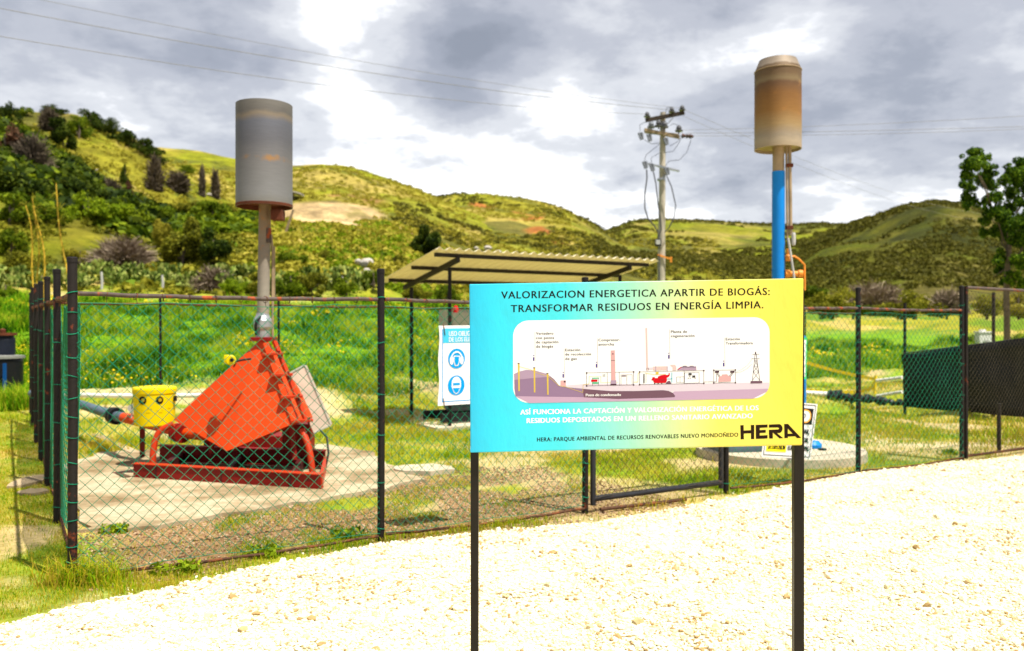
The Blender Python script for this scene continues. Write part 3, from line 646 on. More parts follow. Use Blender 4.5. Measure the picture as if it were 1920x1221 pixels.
# ------------------------------------------------------------------ chain link fences
def chainlink(fn, Lx, z0, z1, pitch, r, wob=.015, seed=0):
    """diagonal woven wires over a bay of length Lx between heights z0 and z1; fn(s, off, z) places a point"""
    H = z1 - z0; segs = []; ns = 10
    c = -H
    rg = np.random.default_rng(seed)
    ph = rg.uniform(0, 6)
    def pt(s, z, side):
        off = side * r * .8 + wob * math.sin(s * 3.1 + z * 2.2 + ph) + .004 * math.sin(s * 9 + ph)
        sag = -.012 * math.sin(math.pi * s / Lx) * (z - z0) / H
        return fn(s + .006 * math.sin(z * 5 + ph + s * 2), off, z + sag + .009 * math.sin(s * 6 + ph) + .004 * math.sin(s * 17 + z * 3))
    mb = MB()
    k = int(Lx / pitch + H / pitch) + 2
    for i in range(k):
        q = -H + i * pitch
        for side in (1, -1):
            a = max(0, q); b_ = min(Lx, q + H)
            if b_ - a < .02: continue
            pts = []
            for j in range(ns + 1):
                s = a + (b_ - a) * j / ns; z = (s - q) if side > 0 else H - (s - q)
                pts.append(pt(s, z0 + z, side))
            mb.tube(pts, r, 4, 0, False, True)
    for j in range(0, 2):   # top and bottom selvage line
        mb.tube([pt(Lx * i / 12, z0 + (z1 - z0) * j, 0) for i in range(13)], r * 1.2, 4, 0, False)
    return mb
TOPR = 1.815
def fence_post(base, h, r, parent, mat, tie=True, spiral=False, seed=0):
    mb = MB(); b = Vector(base); mb.tube([b - Vector((0, 0, .15)), b + Vector((.004, 0, h * .5)), b + Vector((0, 0, h))], r, 14)
    mb.lathe(b + Vector((0, 0, h - .03)), [(r + .003, 0), (r + .003, .028), (r * .8, .034), (0, .036)], 14)
    p = mb.build('post', mat, parent, b)
    if tie:
        tm = MB(); rg = random.Random(seed)
        for i in range(14 if spiral else 6):
            z = .12 + (h - .35) * i / (13 if spiral else 5) + rg.uniform(-.03, .03)
            ax = Vector((rg.uniform(-.25, .25), rg.uniform(-.25, .25), 1)); tm.ring(b + Vector((0, 0, z)), ax, r + .004, .0028, 12)
        tm.build('wire_tie', M['green'], p, b)
    return p
def rail(a, b, r, parent, mat, name='top_rail', sag=.012, loops=True):
    a, b = Vector(a), Vector(b); n = 14; mb = MB()
    mb.tube([a.lerp(b, i / n) + Vector((0, 0, -sag * math.sin(math.pi * i / n) + .003 * math.sin(i * 2.1))) for i in range(n + 1)], r, 8)
    p = mb.build(name, mat, parent, a)
    if loops:
        tm = MB(); k = int((b - a).length / .16); d = (b - a).normalized(); rg = random.Random(int(a.x * 1000))
        for i in range(1, k):
            q = a.lerp(b, i / k) + Vector((0, 0, -sag * math.sin(math.pi * i / k)))
            tm.ring(q + Vector((0, 0, -.006)), d + Vector((rg.uniform(-.4, .4), rg.uniform(-.4, .4), rg.uniform(-.3, .3))), r + .009, .0022, 10)
            tm.tube([q + Vector((0, 0, -r)), q + Vector((rg.uniform(-.02, .02), 0, -r - .045))], .002, 4)
        tm.build('wire_tie', M['bar'], p, a)
    return p
def s_of(px): k = (px - 960) / F; return (5.3 * k + 2.75) / (.8583 - .5131 * k)
front = thing('chain_link_fence', 'front chain link fence with green mesh and rusty top rail along the gravel', 'fence', CORN)
fs = [0, s_of(714), s_of(1097), s_of(1361), s_of(1609), s_of(1803)]
hs = [2.04, 2.04, 2.035, 2.03, 2.035, 2.10]
for i, (s, h) in enumerate(zip(fs, hs)):
    fence_post(fp(s), h, .027 if i else .029, front, M['rustpost'] if i == 0 else M['post'], True, i == 0, i)
for i in (0, 1, 3, 4):
    a, b_ = fs[i] + .03, fs[i + 1] - .03
    rail(fp(a, -.01, TOPR), fp(b_, -.01, TOPR), .0145, front, M['rail'])
    chainlink(lambda s, o, z, a=a: fp(a + s, -.034 + o, z), b_ - a, .07, TOPR - .05, .084, .0018, seed=i).build('mesh_panel', M['green'], front, fp(a))
    rail(fp(a, -.03, .055), fp(b_, -.03, .05), .011, front, M['bar'], 'bottom_rail', .02, False)
lf = thing('chain_link_fence', 'side fence with dense looking teal mesh receding on the left', 'fence', fp(0, 1.85))
lt = [1.85, 3.72, 5.52, 7.32, 9.0]; lh = [2.075, 2.11, 2.15, 2.20, 2.22]
for i, (t_, h) in enumerate(zip(lt, lh)): fence_post(fp(0, t_), h, .028, lf, M['post'] if i in (0, 2) else M['rustpost'], True, False, 20 + i)
prev = 0
for i, t_ in enumerate(lt):
    a, b_ = prev + .03, t_ - .03; z = TOPR + .02 * i
    rail(fp(0, a, z), fp(0, b_, z + .02), .0145, lf, M['rail'])
    chainlink(lambda s, o, zz_, a=a: fp(.036 + o, a + s, zz_), b_ - a, .07, z - .05, .084, .0026, seed=40 + i).build('mesh_panel', M['green'], lf, fp(0, a))
    rail(fp(.03, a, .055), fp(.03, b_, .05), .011, lf, M['bar'], 'bottom_rail', .02, False); prev = t_
def back_pt(s, z=0):
    p = fp(s, 10.15); return Vector((p.x, p.y, float(ground_z(np.array([p.x]), np.array([p.y]))[0]) + z))
bf = thing('chain_link_fence', 'back fence with thin black posts in front of the green bank', 'fence', fp(0, 10.15))
bs = [0, 2.0, 4.1, 6.2, 8.3, 10.4, 12.5, 14.6, 16.7, 18.8, 21.0]
for s in bs:
    p = fp(s, 10.15); fence_post(p - Vector((0, 0, .15)), 2.38 if s > 10 else 2.33, .024, bf, M['post'], False)
for i in range(len(bs) - 1):
    a, b_ = bs[i] + .03, bs[i + 1] - .03
    rail(fp(a, 10.15, 2.03), fp(b_, 10.15, 2.03), .02, bf, M['bar'], 'top_rail', .02, False)
    chainlink(lambda s, o, z, a=a: fp(a + s, 10.12 + o, z), b_ - a, .1, 1.98, .14, .0012, seed=70 + i).build('mesh_panel', M['green'], bf, fp(a, 10.15))
# small gate between the third and fourth post
gt_ = thing('yard_gate', 'small tube framed mesh gate standing behind the information sign', 'gate', fp(fs[2] + .1))
a, b_ = fs[2] + .085, fs[3] - .065
g = MB(); g.tube([fp(a, 0, .06), fp(a, 0, 1.86)], .025, 12); g.build('hinge_stile', M['gatetube'], gt_, fp(a))
g = MB(); g.tube([fp(b_, 0, .06), fp(b_, 0, 1.86)], .025, 12); g.build('latch_stile', M['gatetube'], gt_, fp(b_))
g = MB(); g.tube([fp(a, 0, .115), fp(b_, 0, .115)], .027, 12); g.build('bottom_tube', M['gatetube'], gt_, fp(a, 0, .1))
g = MB(); g.tube([fp(a, 0, 1.84), fp(b_, 0, 1.84)], .025, 12); g.build('top_tube', M['gatetube'], gt_, fp(a, 0, 1.8))
chainlink(lambda s, o, z: fp(a + s, -.03 + o, z), b_ - a, .13, 1.8, .084, .0021, seed=101).build('mesh_panel', M['greywire'], gt_, fp(a))
g = MB(); g.box(fp(b_ + .02, -.04, 1.0), E * .05, NN * .012, (0, 0, .03)); g.tube([fp(b_ - .06, -.06, 1.0), fp(b_ + .05, -.06, 1.0)], .009, 8); g.build('latch', M['blackcap'], gt_, fp(b_, 0, 1))
g = MB(); g.tube([fp(fs[2] + .12, -.06, .03), fp(fs[2] + .8, -.10, .028), fp(fs[2] + 1.05, -.12, .03)], .016, 8)
tag(g.build('steel_rod', M['bar'], None, fp(fs[2] + .12, -.06)), 'rusty steel rod lying on the grass below the small gate', 'rod')
# tall gate panel at the right end
tg = thing('tall_gate', 'tall mesh gate panel with rusty red frame at the right end', 'gate', fp(fs[5] + .06))
a, b_ = fs[5] + .06, fs[5] + 3.4
for q in (a, b_):
    g = MB(); g.tube([fp(q, -.02, .03), fp(q, -.02, 2.10)], .022, 10); g.build('stile', M['rustpost'], tg, fp(q))
g = MB(); g.tube([fp(a, -.02, 2.085), fp(b_, -.02, 2.06)], .02, 10); g.build('top_tube', M['rail'], tg, fp(a, 0, 2.1))
g = MB(); g.tube([fp(a, -.02, .06), fp(b_, -.02, .06)], .016, 10); g.build('bottom_tube', M['bar'], tg, fp(a, 0, .05))
chainlink(lambda s, o, z: fp(a + s, -.05 + o, z), b_ - a, .08, 2.04, .075, .0017, seed=103).build('mesh_panel', M['greywire'], tg, fp(a))

# ------------------------------------------------------------------ information sign
def textverts(s, spacing=1.0, weight=0.0):
    cu = bpy.data.curves.new('t', 'FONT'); cu.body = s; cu.space_character = spacing; cu.offset = weight; cu.resolution_u = 3
    o = bpy.data.objects.new('t', cu); C.objects.link(o); bpy.context.view_layer.update()
    me = bpy.data.meshes.new_from_object(o.evaluated_get(bpy.context.evaluated_depsgraph_get()))
    v = [(p.co.x, p.co.y) for p in me.vertices]; f = [list(p.vertices) for p in me.polygons]
    bpy.data.objects.remove(o); bpy.data.curves.remove(cu); bpy.data.meshes.remove(me); return v, f
_hv, _ = textverts('H'); CAPH = max(p[1] for p in _hv)
def txt(mb, Fr, s, x0, x1, yb, cap, mi, lay, slope=0.0, spacing=1.0, weight=0.0):
    """write s on the frame Fr (y downwards) between x0 and x1 on baseline yb (at x0) with capitals cap high"""
    v, f = textverts(s, spacing, 0); cpx = abs(x1 - x0) * .0
    for dx_ in ((-weight * cap * .9, 0, weight * cap * .9) if weight > 0 else (0,)): _txt(mb, Fr, v, f, x0 + dx_, x1 + dx_, yb, cap, mi, lay + dx_ / max(cap, 1e-6) * 2, slope)
def _txt(mb, Fr, v, f, x0, x1, yb, cap, mi, lay, slope):
    mn = min(p[0] for p in v); mxx = max(p[0] for p in v); k = (x1 - x0) / (mxx - mn)
    mb.add([Fr(x0 + (p[0] - mn) * k, yb - p[1] / CAPH * cap - slope * (p[0] - mn) * k, lay) for p in v], f, mi)
def quad(mb, Fr, pts, mi, lay): mb.poly([Fr(x, y, lay) for x, y in pts], mi)
def line(mb, Fr, pts, wd, mi, lay):
    for (x0, y0), (x1, y1) in zip(pts[:-1], pts[1:]):
        dx, dy = x1 - x0, y1 - y0; l = math.hypot(dx, dy) or 1; nx, ny = -dy / l * wd / 2, dx / l * wd / 2
        quad(mb, Fr, [(x0 + nx, y0 + ny), (x1 + nx, y1 + ny), (x1 - nx, y1 - ny), (x0 - nx, y0 - ny)], mi, lay)
def disc(mb, Fr, x, y, rx, ry, mi, lay, n=28, a0=0, a1=360):
    quad(mb, Fr, [(x + rx * math.cos(R(a0 + (a1 - a0) * i / n)), y + ry * math.sin(R(a0 + (a1 - a0) * i / n))) for i in range(n + (a1 - a0 < 360))], mi, lay)
def arc(x, y, rx, ry, a0, a1, n=10): return [(x + rx * math.cos(R(a0 + (a1 - a0) * i / n)), y + ry * math.sin(R(a0 + (a1 - a0) * i / n))) for i in range(n + 1)]
SY = 3.5
def bow(x, y): return .006 * math.sin((x - 880) / 627 * math.pi) * math.sin((y - 520) / 320 * math.pi)
def FS(x, y, l=0): return P(x, y, SY - l * .00045) + Vector((0, -.0, 0))
sign = thing('information_sign', 'large cyan to yellow information banner on two black posts', 'sign', P(1194, 900, SY).xy.to_3d())
def printm(name, c, rough=.5): return paint(name, c, .03, 3, rough, bmp=0)
# banner: cloth box wrapped over a frame
m, nt_, b = newmat('banner_print'); 
gg = nt_.nodes.new('ShaderNodeNewGeometry'); s_ = nt_.nodes.new('ShaderNodeSeparateXYZ'); nt_.links.new(gg.outputs['Position'], s_.inputs[0])
mr = nt_.nodes.new('ShaderNodeMapRange'); nt_.links.new(s_.outputs[0], mr.inputs[0]); mr.inputs[1].default_value = FS(880, 600).x; mr.inputs[2].default_value = FS(1507, 600).x
colb = ramp(nt_, mr.outputs[0], [(0, (.010, .42, .66)), (.08, (.018, .55, .72)), (.28, (.045, .60, .68)), (.47, (.26, .64, .48)), (.60, (.48, .66, .30)), (.74, (.72, .65, .11)), (1, (.72, .58, .055))])
wv = nt_.nodes.new('ShaderNodeTexWave'); wv.inputs['Scale'].default_value = 150; wv.bands_direction = 'Z'; wv.inputs['Distortion'].default_value = .4
nt_.links.new(gg.outputs['Position'], wv.inputs['Vector'])
nt_.links.new(mixc(nt_, .05, colb, wv.outputs['Color'], 'MULTIPLY'), b.inputs['Base Color']); b.inputs['Roughness'].default_value = .42
bump(nt_, b, nnoise(nt_, 9, 4, .5, gg.outputs['Position'], (1, 1, .5)), .55, .014); M['banner'] = m
bt = MB()
c4 = [(880, 533), (1507, 522), (1504.5, 835), (882, 849)]
bt.hexa([FS(*c4[3], 0), FS(*c4[2], 0), P(*c4[2], SY) + Vector((0, .028, 0)), P(*c4[3], SY) + Vector((0, .028, 0)),
         FS(*c4[0], 0), FS(*c4[1], 0), P(*c4[1], SY) + Vector((0, .028, 0)), P(*c4[0], SY) + Vector((0, .028, 0))])
banner = bt.build('banner', M['banner'], sign, FS(1194, 690), bevel=.004)
hem = MB(); quad(hem, FS, [(882, 838), (1470, 824.5), (1470, 833), (882, 847.5)], 0, .5)
hem.build('hem', M['banner'], banner, FS(1194, 840))
# posts
for x0, x1, yt in ((882.5, 897.5, 840), (1487, 1506, 828)):
    pm = MB(); c_ = P((x0 + x1) / 2, yt, SY + .045); wd = (x1 - x0) / F * SY * .5
    zt_ = P(0, 540, SY).z; pm.box((c_.x, SY + .048, zt_ / 2 - .15), (wd, 0, 0), (0, .019, 0), (0, 0, zt_ / 2 + .15))
    pm.build('post', M['blackpost'], sign, (c_.x, SY + .048, 0), bevel=.003)
fr_ = MB()
for (p, q) in (((884, 540), (1504, 529)), ((886, 842), (1502, 829))): fr_.bar(P(*p, SY + .0145), P(*q, SY + .0145), .022, .02)
fr_.build('frame_bar', M['blackpost'], sign, P(1194, 540, SY))
# lettering
tm = MB(); sl = .0137
txt(tm, FS, 'VALORIZACION ENERGETICA APARTIR DE BIOGÁS:', 940, 1443, 560, 13.2, 0, 1, sl, 1.12, .035)
txt(tm, FS, 'TRANSFORMAR RESIDUOS EN ENERGÍA LIMPIA.', 958, 1431, 585.4, 13.2, 0, 1, .0155, 1.12, .035)
txt(tm, FS, 'HERA: PARQUE AMBIENTAL DE RECURSOS RENOVABLES NUEVO MONDOÑEDO', 1007, 1384, 828, 7.3, 0, 1, .0245, 1.1, .04)
txt(tm, FS, 'ASÍ FUNCIONA LA CAPTACIÓN Y VALORIZACIÓN ENERGÉTICA DE LOS', 976, 1422, 777.5, 9, 1, 1, .0185, 1.1, .07)
txt(tm, FS, 'RESIDUOS DEPOSITADOS EN UN RELLENO SANITARIO AVANZADO', 988, 1411, 793.5, 9, 1, 1, .022, 1.1, .07)
H_ = lambda zx, zy: (1360 + zx / 9.6, 780 + zy / 9.6)
def hp(*p): quad(tm, FS, [H_(*q) for q in p], 2, 1)
hp((270, 168), (330, 166), (334, 420), (276, 422)); hp((460, 164), (520, 162), (520, 416), (462, 418)); hp((331, 262), (461, 258), (461, 312), (333, 318))
hp((548, 162), (620, 160), (620, 412), (550, 414)); hp((620, 160), (760, 154), (760, 208), (620, 216)); hp((620, 256), (728, 250), (728, 302), (620, 308)); hp((620, 354), (760, 346), (760, 406), (620, 412))
quad(tm, FS, [H_(785, 156), H_(965, 148)] + [H_(*q) for q in arc(965, 228, 66, 80, -90, 90)] + [H_(930, 310), H_(1042, 400), H_(975, 404), H_(855, 300), H_(785, 303), H_(785, 250), H_(930, 244)] + [H_(*q) for q in arc(935, 226, 32, 18, 90, -90)] + [H_(785, 210)], 2, 1)
hp((785, 303), (855, 300), (855, 406), (790, 408))
hp((1060, 146), (1125, 144), (1125, 398), (1064, 400)); hp((1120, 144), (1130, 146), (1365, 396), (1290, 400), (1119, 222)); hp((1120, 322), (1214, 318), (1262, 366), (1120, 372))
tm.build('lettering', [M['ink'], M['whiteink'], M['brownink']], banner, FS(1194, 690))
# diagram
dm = MB(); DM = []
def dc(name, c):
    c = tuple(x * .86 if min(c) > .8 else x * .66 for x in c)
    DM.append(printm('print_' + name, c)); return len(DM) - 1
WH = dc('paper', (.84, .84, .84)); LIL = dc('lilac', (.62, .43, .60)); PUR = dc('purple', (.34, .22, .36)); DPU = dc('plum', (.20, .105, .15)); PAL = dc('pale_lilac', (.82, .72, .82)); PNK = dc('pink', (.80, .46, .46)); LPK = dc('pale_pink', (.82, .62, .60))
YEL = dc('gold', (.83, .62, .08)); RED = dc('red', (.72, .005, .015)); GRN = dc('mint', (.10, .62, .30)); GRY = dc('grey', (.075, .072, .075)); DRK = dc('dark', (.09, .04, .06)); VIO = dc('violet', (.07, .03, .28)); MGR = dc('mid_grey', (.26, .25, .26)); CYN = dc('cyan', (.15, .62, .80)); MID = dc('mauve', (.50, .36, .50))
def rrect(x0, x1, yl0, yr0, yl1, yr1, r):
    L_ = lambda x, a, b: a + (b - a) * (x - x0) / (x1 - x0)
    pts = []
    for cx_, top, a0 in ((x0 + r, 1, 180), (x1 - r, 1, 270), (x1 - r, 0, 0), (x0 + r, 0, 90)):
        for p in arc(0, 0, r, r, a0, a0 + 90, 8):
            x = cx_ + p[0]; y = (L_(x, yl0, yr0) + r if top else L_(x, yl1, yr1) - r) + p[1]; pts.append((x, y))
    return pts
RR = rrect(962, 1443, 601.5, 594.5, 756, 746.5, 29)
quad(dm, FS, RR, WH, 1)
A = lambda x, y: (950 + x / 7.18, 590 + y / 7.18)
Bz = lambda x, y: (1190 + x / 7.11, 590 + y / 7.11)
def clipped(pts): # keep inside the rounded panel
    out = []
    for x, y in pts:
        for cx_, cy_, sx_, sy_ in ((991, 727, -1, 1), (1414, 718, 1, 1)):
            if (x - cx_) * sx_ > 0 and (y - cy_) * sy_ > 0:
                d = math.hypot(x - cx_, y - cy_)
                if d > 29: x, y = cx_ + (x - cx_) * 29 / d, cy_ + (y - cy_) * 29 / d
        out.append((x, y))
    return out
def dens_(pts, k=10):
    o = []
    for (a0, b0), (a1, b1) in zip(pts, pts[1:] + pts[:1]): o += [(a0 + (a1 - a0) * i / k, b0 + (b1 - b0) * i / k) for i in range(k)]
    return o
def dq(pts, mi, lay, clip=False): quad(dm, FS, clipped(dens_(pts)) if clip else pts, mi, lay)
# ground strata
dq([A(700, 960), A(1100, 930), Bz(60, 930), Bz(1795, 905), (1443, 730), (1442.5, 732), Bz(530, 1030), A(1400, 1040)], PAL, 1.4, True)
dq([A(108, 1095), A(1000, 1110), Bz(400, 1105), Bz(530, 1026), Bz(1780, 988), (1441, 733), (1412, 747.5), (1200, 752), (992, 756), A(125, 1105)], LIL, 1.7, True)
dq([A(102, 800), A(160, 770), A(260, 745), A(380, 752), A(550, 800), A(640, 870), A(690, 935), A(720, 968), A(1080, 1005), A(1080, 1112), A(120, 1098), A(105, 1000)], PUR, 2, True)
dq([A(100, 800), A(160, 770), A(260, 745), A(380, 752), A(550, 800), A(600, 838), A(400, 850), A(104, 880)], MID, 2.3, True)
dq([A(1020, 1000), A(1400, 1030), Bz(0, 1020), Bz(380, 1008), Bz(450, 1018), Bz(510, 1045), Bz(541, 1085), Bz(530, 1100), Bz(380, 1108), Bz(0, 1117), A(1500, 1135), A(1040, 1113)], DPU, 2.4)
for x, y0, y1 in ((163, 660, 1030), (373, 718, 1048), (551, 795, 1078)):
    dq([A(x - 11, y0), A(x + 11, y0), A(x + 13, y1), A(x - 5, y1)], YEL, 2.7); dq([A(x - 16, y0 - 8), A(x + 12, y0 - 8), A(x + 12, y0 + 4), A(x - 16, y0 + 4)], DRK, 3)
line(dm, FS, [A(160, 698), A(320, 740), A(420, 790), A(560, 830), A(700, 955), A(800, 975), A(1025, 1050), A(1030, 945), A(1110, 935)], .7, YEL, 2.9)
for cvt, x, y0, y1 in ((A, 380, 238, 628), (A, 774, 460, 850), (A, 1222, 322, 715), (Bz, 466, 198, 590), (Bz, 1200, 308, 695)):
    line(dm, FS, [cvt(x, y0), cvt(x + 4, y1)], .55, MGR, 1.6)
for cvt, x, y in ((A, 364, 552), (A, 761, 778), (A, 1209, 642), (Bz, 455, 516), (Bz, 1186, 620)):
    p = cvt(x, y); disc(dm, FS, *p, 1.1, 1.1, VIO, 1.6, 10); dq([(p[0] - 1.3, p[1] + 3), (p[0] + 1.3, p[1] + 3), (p[0] + 1.3, p[1] + 10), (p[0] - 1.3, p[1] + 10)], VIO, 1.6)
for cvt, s, x0, x1, y in ((A, 'Vertedero', 396, 628, 272), (A, 'con pozos', 396, 636, 331), (A, 'de captación', 397, 695, 388), (A, 'de biogás', 398, 624, 447),
                          (A, 'Estación', 790, 990, 494), (A, 'de recolección', 790, 1135, 552), (A, 'de gas', 790, 943, 612), (A, 'Compresor-', 1236, 1528, 360), (A, 'antorcha', 1237, 1444, 418),
                          (Bz, 'Planta de', 484, 697, 246), (Bz, 'cogeneración', 484, 797, 302), (Bz, 'Estación', 1215, 1402, 344), (Bz, 'Transformadora', 1215, 1573, 400)):
    p, q = cvt(x0, y), cvt(x1, y); txt(dm, FS, s, p[0], q[0], p[1], 4.9, GRY, 1.6, .012, 1.1, .05)
p, q = A(1066, 1100), A(1537, 1094); txt(dm, FS, 'Pozo de condensado', p[0], q[0], p[1], 4.8, WH, 3, .012, 1.0, .06)
dq([A(725, 888), A(797, 886), A(797, 966), A(725, 966)], PNK, 2.6); dq([A(770, 892), A(794, 892), A(794, 914), A(770, 914)], DRK, 2.9)
def frame4(cv, x0, y0, x1, y1, tilt=10, lw=.6):
    c_ = [cv(x0, y0), cv(x1, y0 - tilt), cv(x1, y1 - tilt), cv(x0, y1)]
    line(dm, FS, c_ + c_[:1], lw, DRK, 2.6)
    for q in c_: dq([(q[0] - 1.3, q[1] - 1.3), (q[0] + 1.3, q[1] - 1.3), (q[0] + 1.3, q[1] + 1.3), (q[0] - 1.3, q[1] + 1.3)], DRK, 2.9)
frame4(A, 1077, 785, 1710, 960, 14); frame4(Bz, 66, 764, 922, 934, 18); frame4(Bz, 1055, 742, 1343, 912, 4)
for x in (1354, 1516): line(dm, FS, [A(x, 776), A(x + 2, 955)], .5, GRY, 2.6)
dq([A(1402, 484), A(1456, 482), A(1466, 890), A(1408, 892)], PNK, 2.7); disc(dm, FS, *A(1430, 530), 1.3, 1.3, DRK, 3, 10); line(dm, FS, [A(1405, 617), A(1460, 617)], .8, GRY, 3); dq([A(1400, 886), A(1476, 884), A(1476, 934), A(1400, 936)], MID, 3); dq([A(1398, 934), A(1478, 932), A(1478, 950), A(1398, 952)], DRK, 3.1)
dq([A(1152, 850), A(1242, 848), A(1242, 862), A(1152, 864)], GRN, 2.6); dq([A(1152, 912), A(1242, 910), A(1242, 930), A(1152, 932)], GRN, 2.6); dq([A(1138, 876), A(1222, 874), A(1222, 904), A(1138, 906)], RED, 2.8)
for x in (1158, 1238): line(dm, FS, [A(x, 850), A(x, 956)], .5, DRK, 2.7)
line(dm, FS, [A(1110, 935), A(1112, 832), A(1268, 830), A(1268, 914), A(1500, 912)], .5, YEL, 2.65); line(dm, FS, [A(1710, 910), A(1768, 908), A(1770, 790), A(1790, 788)], .7, YEL, 2.65)
for y in (806, 820, 834): line(dm, FS, [A(1290, y), A(1330, y - 1)], .5, GRY, 2.6)
line(dm, FS, [A(1540, 950), A(1540, 812), A(1690, 808), A(1690, 948)], .5, DRK, 2.6); line(dm, FS, [A(1618, 810), A(1618, 950)], .5, DRK, 2.6); dq([A(1550, 820), A(1608, 819), A(1608, 832), A(1550, 833)], DPU, 2.8)
dq([Bz(145, 178), Bz(165, 177), Bz(180, 745), Bz(158, 746)], LPK, 2.4); line(dm, FS, [Bz(158, 745), Bz(158, 715), Bz(186, 715), Bz(186, 745)], .5, DRK, 2.8)
dq([Bz(245, 694), Bz(430, 690), Bz(430, 740), Bz(245, 744)], LPK, 2.4); dq([Bz(180, 706), Bz(245, 704), Bz(245, 730), Bz(180, 732)], PAL, 2.4)
for x in (276, 430): dq([Bz(x, 690), Bz(x + 10, 690), Bz(x + 10, 756), Bz(x, 756)], MID, 2.7)
dq([Bz(470, 672), Bz(540, 670), Bz(556, 700), Bz(556, 744), Bz(506, 746), Bz(506, 700)], LPK, 2.4)
dq([Bz(570, 742), Bz(570, 725), Bz(620, 694), Bz(820, 690), Bz(824, 742)], MID, 2.4); line(dm, FS, [Bz(572, 735), Bz(622, 702)], 1.2, RED, 2.8); line(dm, FS, [Bz(622, 704), Bz(815, 702)], .6, GRY, 2.8)
for x in (670, 760): disc(dm, FS, *Bz(x, 690), 4.5, 1.0, GRY, 2.3, 12)
dq([Bz(116, 790), Bz(132, 790), Bz(132, 915), Bz(116, 915)], GRY, 2.6); line(dm, FS, [Bz(152, 788), Bz(152, 912)], .5, GRY, 2.6)
line(dm, FS, [Bz(140, 780), Bz(215, 792), Bz(260, 800), Bz(420, 796)], .8, YEL, 2.6); disc(dm, FS, *Bz(300, 778), 3.2, 2.2, YEL, 2.8, 12)
dq([Bz(232, 838), Bz(268, 832), Bz(270, 848), Bz(308, 846), Bz(312, 826), Bz(350, 810), Bz(400, 800), Bz(430, 806), Bz(452, 800), Bz(455, 778), Bz(467, 778), Bz(468, 812), Bz(450, 832), Bz(428, 842), Bz(430, 880), Bz(416, 912), Bz(262, 914), Bz(246, 880), Bz(224, 872), Bz(224, 860), Bz(238, 858)], RED, 2.8)
for x in (265, 312, 360): dq([Bz(x - 6, 912), Bz(x + 8, 912), Bz(x + 8, 928), Bz(x - 6, 928)], DRK, 2.9)
dq([Bz(412, 924), Bz(430, 896), Bz(452, 884), Bz(470, 884), Bz(490, 922)], DPU, 3); line(dm, FS, [Bz(497, 770), Bz(497, 905)], 1.5, CYN, 2.7); line(dm, FS, [Bz(432, 858), Bz(497, 856)], 1.3, CYN, 2.7); line(dm, FS, [Bz(320, 868), Bz(400, 866)], .5, DRK, 3); line(dm, FS, [Bz(330, 884), Bz(400, 882)], .4, DRK, 3)
line(dm, FS, [Bz(660, 750), Bz(662, 918)], .7, DRK, 2.7); line(dm, FS, [Bz(664, 916), Bz(666, 776), Bz(858, 768), Bz(862, 910), Bz(664, 916)], .5, DRK, 2.7); line(dm, FS, [Bz(560, 905), Bz(560, 832), Bz(658, 828), Bz(658, 904), Bz(560, 905)], .5, GRY, 2.7); line(dm, FS, [Bz(606, 830), Bz(606, 904)], .4, GRY, 2.7)
for x, y, w_, h_ in ((718, 780, 42, 28), (768, 812, 40, 28), (725, 818, 20, 8), (708, 842, 12, 12), (734, 842, 12, 12), (800, 842, 14, 10)): dq([Bz(x, y), Bz(x + w_, y - 1), Bz(x + w_, y + h_ - 1), Bz(x, y + h_)], GRY, 2.8)
line(dm, FS, [Bz(922, 898), Bz(1092, 894), Bz(1092, 790)], .6, DRK, 2.7)
dq([Bz(1118, 900), Bz(1120, 850), Bz(1128, 826), Bz(1160, 818), Bz(1165, 800), Bz(1235, 796), Bz(1245, 814), Bz(1278, 822), Bz(1286, 850), Bz(1284, 892)], PNK, 2.8)
for x in (1070, 1274): dq([Bz(x, 752), Bz(x + 56, 750), Bz(x + 56, 774), Bz(x, 776)], DRK, 2.9)
for a_, b2 in ((Bz(1090, 776), Bz(1128, 832)), (Bz(1104, 776), Bz(1140, 820)), (Bz(1316, 774), Bz(1276, 830)), (Bz(1302, 774), Bz(1262, 820))): line(dm, FS, [a_, b2], .8, DRK, 2.9)
line(dm, FS, [Bz(1343, 778), Bz(1420, 765), Bz(1500, 720), Bz(1560, 660)], .35, GRY, 2.6); line(dm, FS, [Bz(1343, 770), Bz(1420, 735), Bz(1500, 680), Bz(1560, 600)], .3, GRY, 2.6)
line(dm, FS, [Bz(1570, 884), Bz(1606, 530), Bz(1622, 530), Bz(1670, 884)], .7, DRK, 2.7); line(dm, FS, [Bz(1556, 588), Bz(1668, 588)], .7, GRY, 2.8); line(dm, FS, [Bz(1570, 530), Bz(1662, 528)], .7, GRY, 2.8); dq([Bz(1606, 496), Bz(1620, 496), Bz(1620, 532), Bz(1606, 532)], DRK, 2.8)
for y0, y1, w0, w1 in ((880, 765, 50, 36), (765, 690, 36, 26), (690, 610, 24, 14)):
    line(dm, FS, [Bz(1617 - w0, y0), Bz(1617 + w1, y1)], .6, DRK, 2.7); line(dm, FS, [Bz(1620 + w0, y0), Bz(1617 - w1, y1)], .6, DRK, 2.7); line(dm, FS, [Bz(1617 - w1, y1), Bz(1617 + w1, y1)], .5, DRK, 2.7)
dq([Bz(1546, 886), Bz(1700, 884), Bz(1700, 914), Bz(1546, 918)], DPU, 2.9)
dm.build('diagram_panel', DM, banner, FS(1200, 680))

